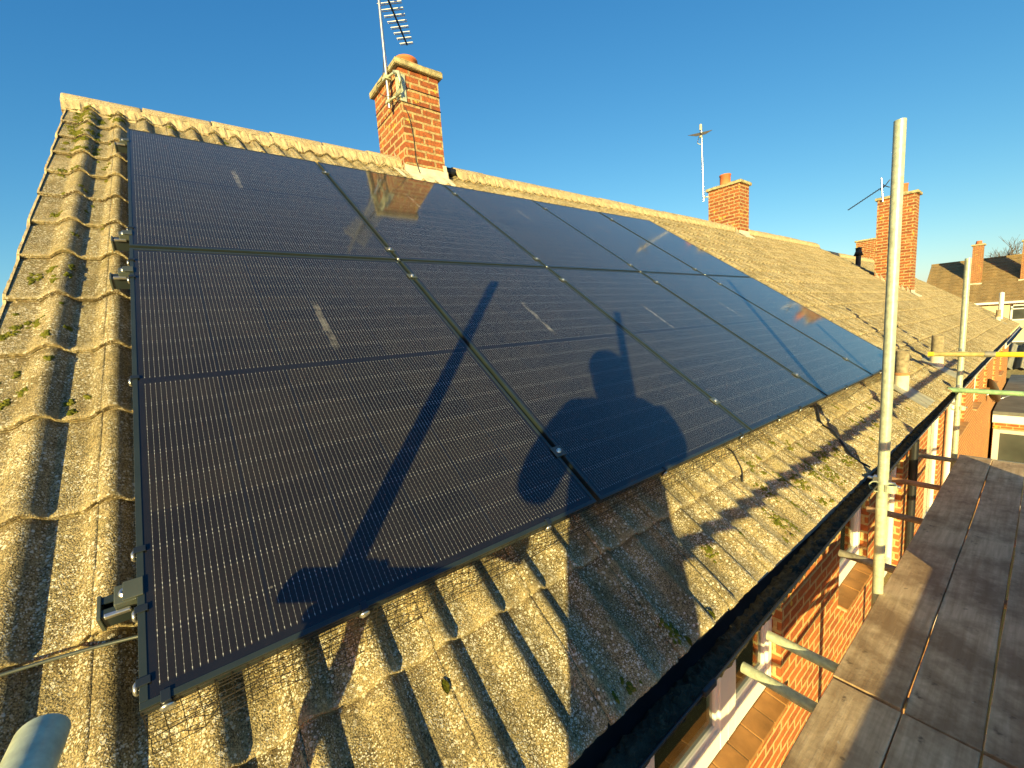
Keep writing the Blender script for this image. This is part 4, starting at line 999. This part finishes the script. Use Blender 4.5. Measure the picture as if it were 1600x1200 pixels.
# ------------------------------------------------------------------ the photographer (behind the camera, casts the shadow)
ca, sa = math.cos(SUN_AZ), math.sin(SUN_AZ)
def saz(s_, a, z): return Vector((a*ca - s_*sa, a*sa + s_*ca, z))
def skin_obj(name, nodes, edges, mat, parent, sub=2):
    me = bpy.data.meshes.new(name); me.from_pydata([n[0] for n in nodes], edges, []); ob = bpy.data.objects.new(name, me); COL.objects.link(ob); ob.parent = parent
    md = ob.modifiers.new('skin', 'SKIN'); sv = me.skin_vertices[0].data
    for i, n in enumerate(nodes):
        r = n[1]; sv[i].radius = r if isinstance(r, tuple) else (r, r); sv[i].use_root = (i == 0)
    s2 = ob.modifiers.new('sub', 'SUBSURF'); s2.levels = sub; s2.render_levels = sub
    me.materials.append(MAT[mat]); return ob
person = empty('person', (0, 0, 0), 'photographer in a bulky dark jacket and cap holding up a phone behind the view', 'person')
S0 = -0.835
def build_person():
    N = []; E_ = []
    def add(s_, a, z, r, prev=None):
        N.append((saz(s_, a, z), r)); i = len(N)-1
        if prev is not None: E_.append((prev, i))
        return i
    A = -0.86
    pel = add(S0-0.02, A, -0.06, (0.25, 0.20)); wst = add(S0+0.0, A, 0.16, (0.27, 0.21), pel); che = add(S0, A, 0.38, (0.28, 0.20), wst); upp = add(S0, A, 0.55, (0.175, 0.12), che)
    nck = add(S0+0.005, A+0.01, 0.665, 0.075, upp); jaw = add(S0+0.01, A+0.04, 0.745, 0.085, nck); hd = add(S0+0.012, A+0.03, 0.81, 0.088, jaw); crn = add(S0+0.01, A+0.015, 0.875, 0.072, hd)
    nose = add(S0+0.012, A+0.135, 0.785, 0.012, hd)
    for sg, sh, el, ha in ((1, (S0+0.16, A, 0.60), (-0.545, A+0.02, 0.362), (-0.705, -0.515, 0.555)), (-1, (S0-0.18, A, 0.60), (-1.085, A-0.02, 0.42), (-0.835, -0.515, 0.560))):
        s1 = add(*sh, 0.095, upp); mid = add((sh[0]+el[0])/2+sg*0.015, (sh[1]+el[1])/2, (sh[2]+el[2])/2, 0.090, s1); e = add(*el, 0.066, mid)
        f = add((el[0]*0.5+ha[0]*0.5), (el[1]+ha[1])/2, (el[2]+ha[2])/2-0.01, 0.052, e); wr = add(el[0]*0.12+ha[0]*0.88, el[1]*0.15+ha[1]*0.85, ha[2]-0.02, 0.028, f)
        pm = add(*ha, (0.030, 0.016), wr)
        for k, (dz, ln) in enumerate(((0.030, 0.030), (0.012, 0.036), (-0.006, 0.034), (-0.022, 0.026))):
            k1 = add(ha[0]-sg*0.012, ha[1]+0.008, ha[2]+dz, 0.009, pm); k2 = add(ha[0]-sg*(0.012+ln), ha[1]+0.012, ha[2]+dz, 0.008, k1)
        t1 = add(ha[0]-sg*0.010, ha[1]-0.022, ha[2]-0.01, 0.011, pm); add(ha[0]-sg*0.038, ha[1]-0.020, ha[2]+0.004, 0.009, t1)
    for sg in (1, -1):
        hip = add(S0-0.02+sg*0.10, A, -0.12, 0.105, pel); kn = add(S0-0.02+sg*0.13, A+0.02, -0.53, 0.072, hip); ank = add(S0-0.02+sg*0.14, A-0.02, -0.93, 0.048, kn); to = add(S0-0.02+sg*0.15, A+0.15, -0.985, 0.036, ank)
    return skin_obj('body', N, E_, 'jacket', person)
build_person()
bm = bmesh.new(); c = saz(S0+0.012, -0.84, 0.842)
bmesh.ops.create_uvsphere(bm, u_segments=24, v_segments=16, radius=1.0, matrix=Matrix.Translation(c) @ Matrix.Rotation(SUN_AZ, 4, 'Z') @ Matrix.Diagonal((0.108, 0.091, 0.108, 1)))
for v in bm.verts:
    if v.co.z < 0.79: v.co.z = 0.79 + (v.co.z-0.79)*0.2
hat = link('cap', bm, 'jacket', person, smooth=True)
ph = empty('phone', CAM - cf*0.02, 'slim dark phone held level in both hands', 'phone')
bm = bmesh.new(); mt = Matrix((cr, cu, -cf)).transposed().to_4x4()
box(bm, (-0.075, -0.065, 0.0), (0.075, 0.010, 0.008), mtx=mt, bevel=0.003); link('phone_body', bm, 'black_plastic', ph)
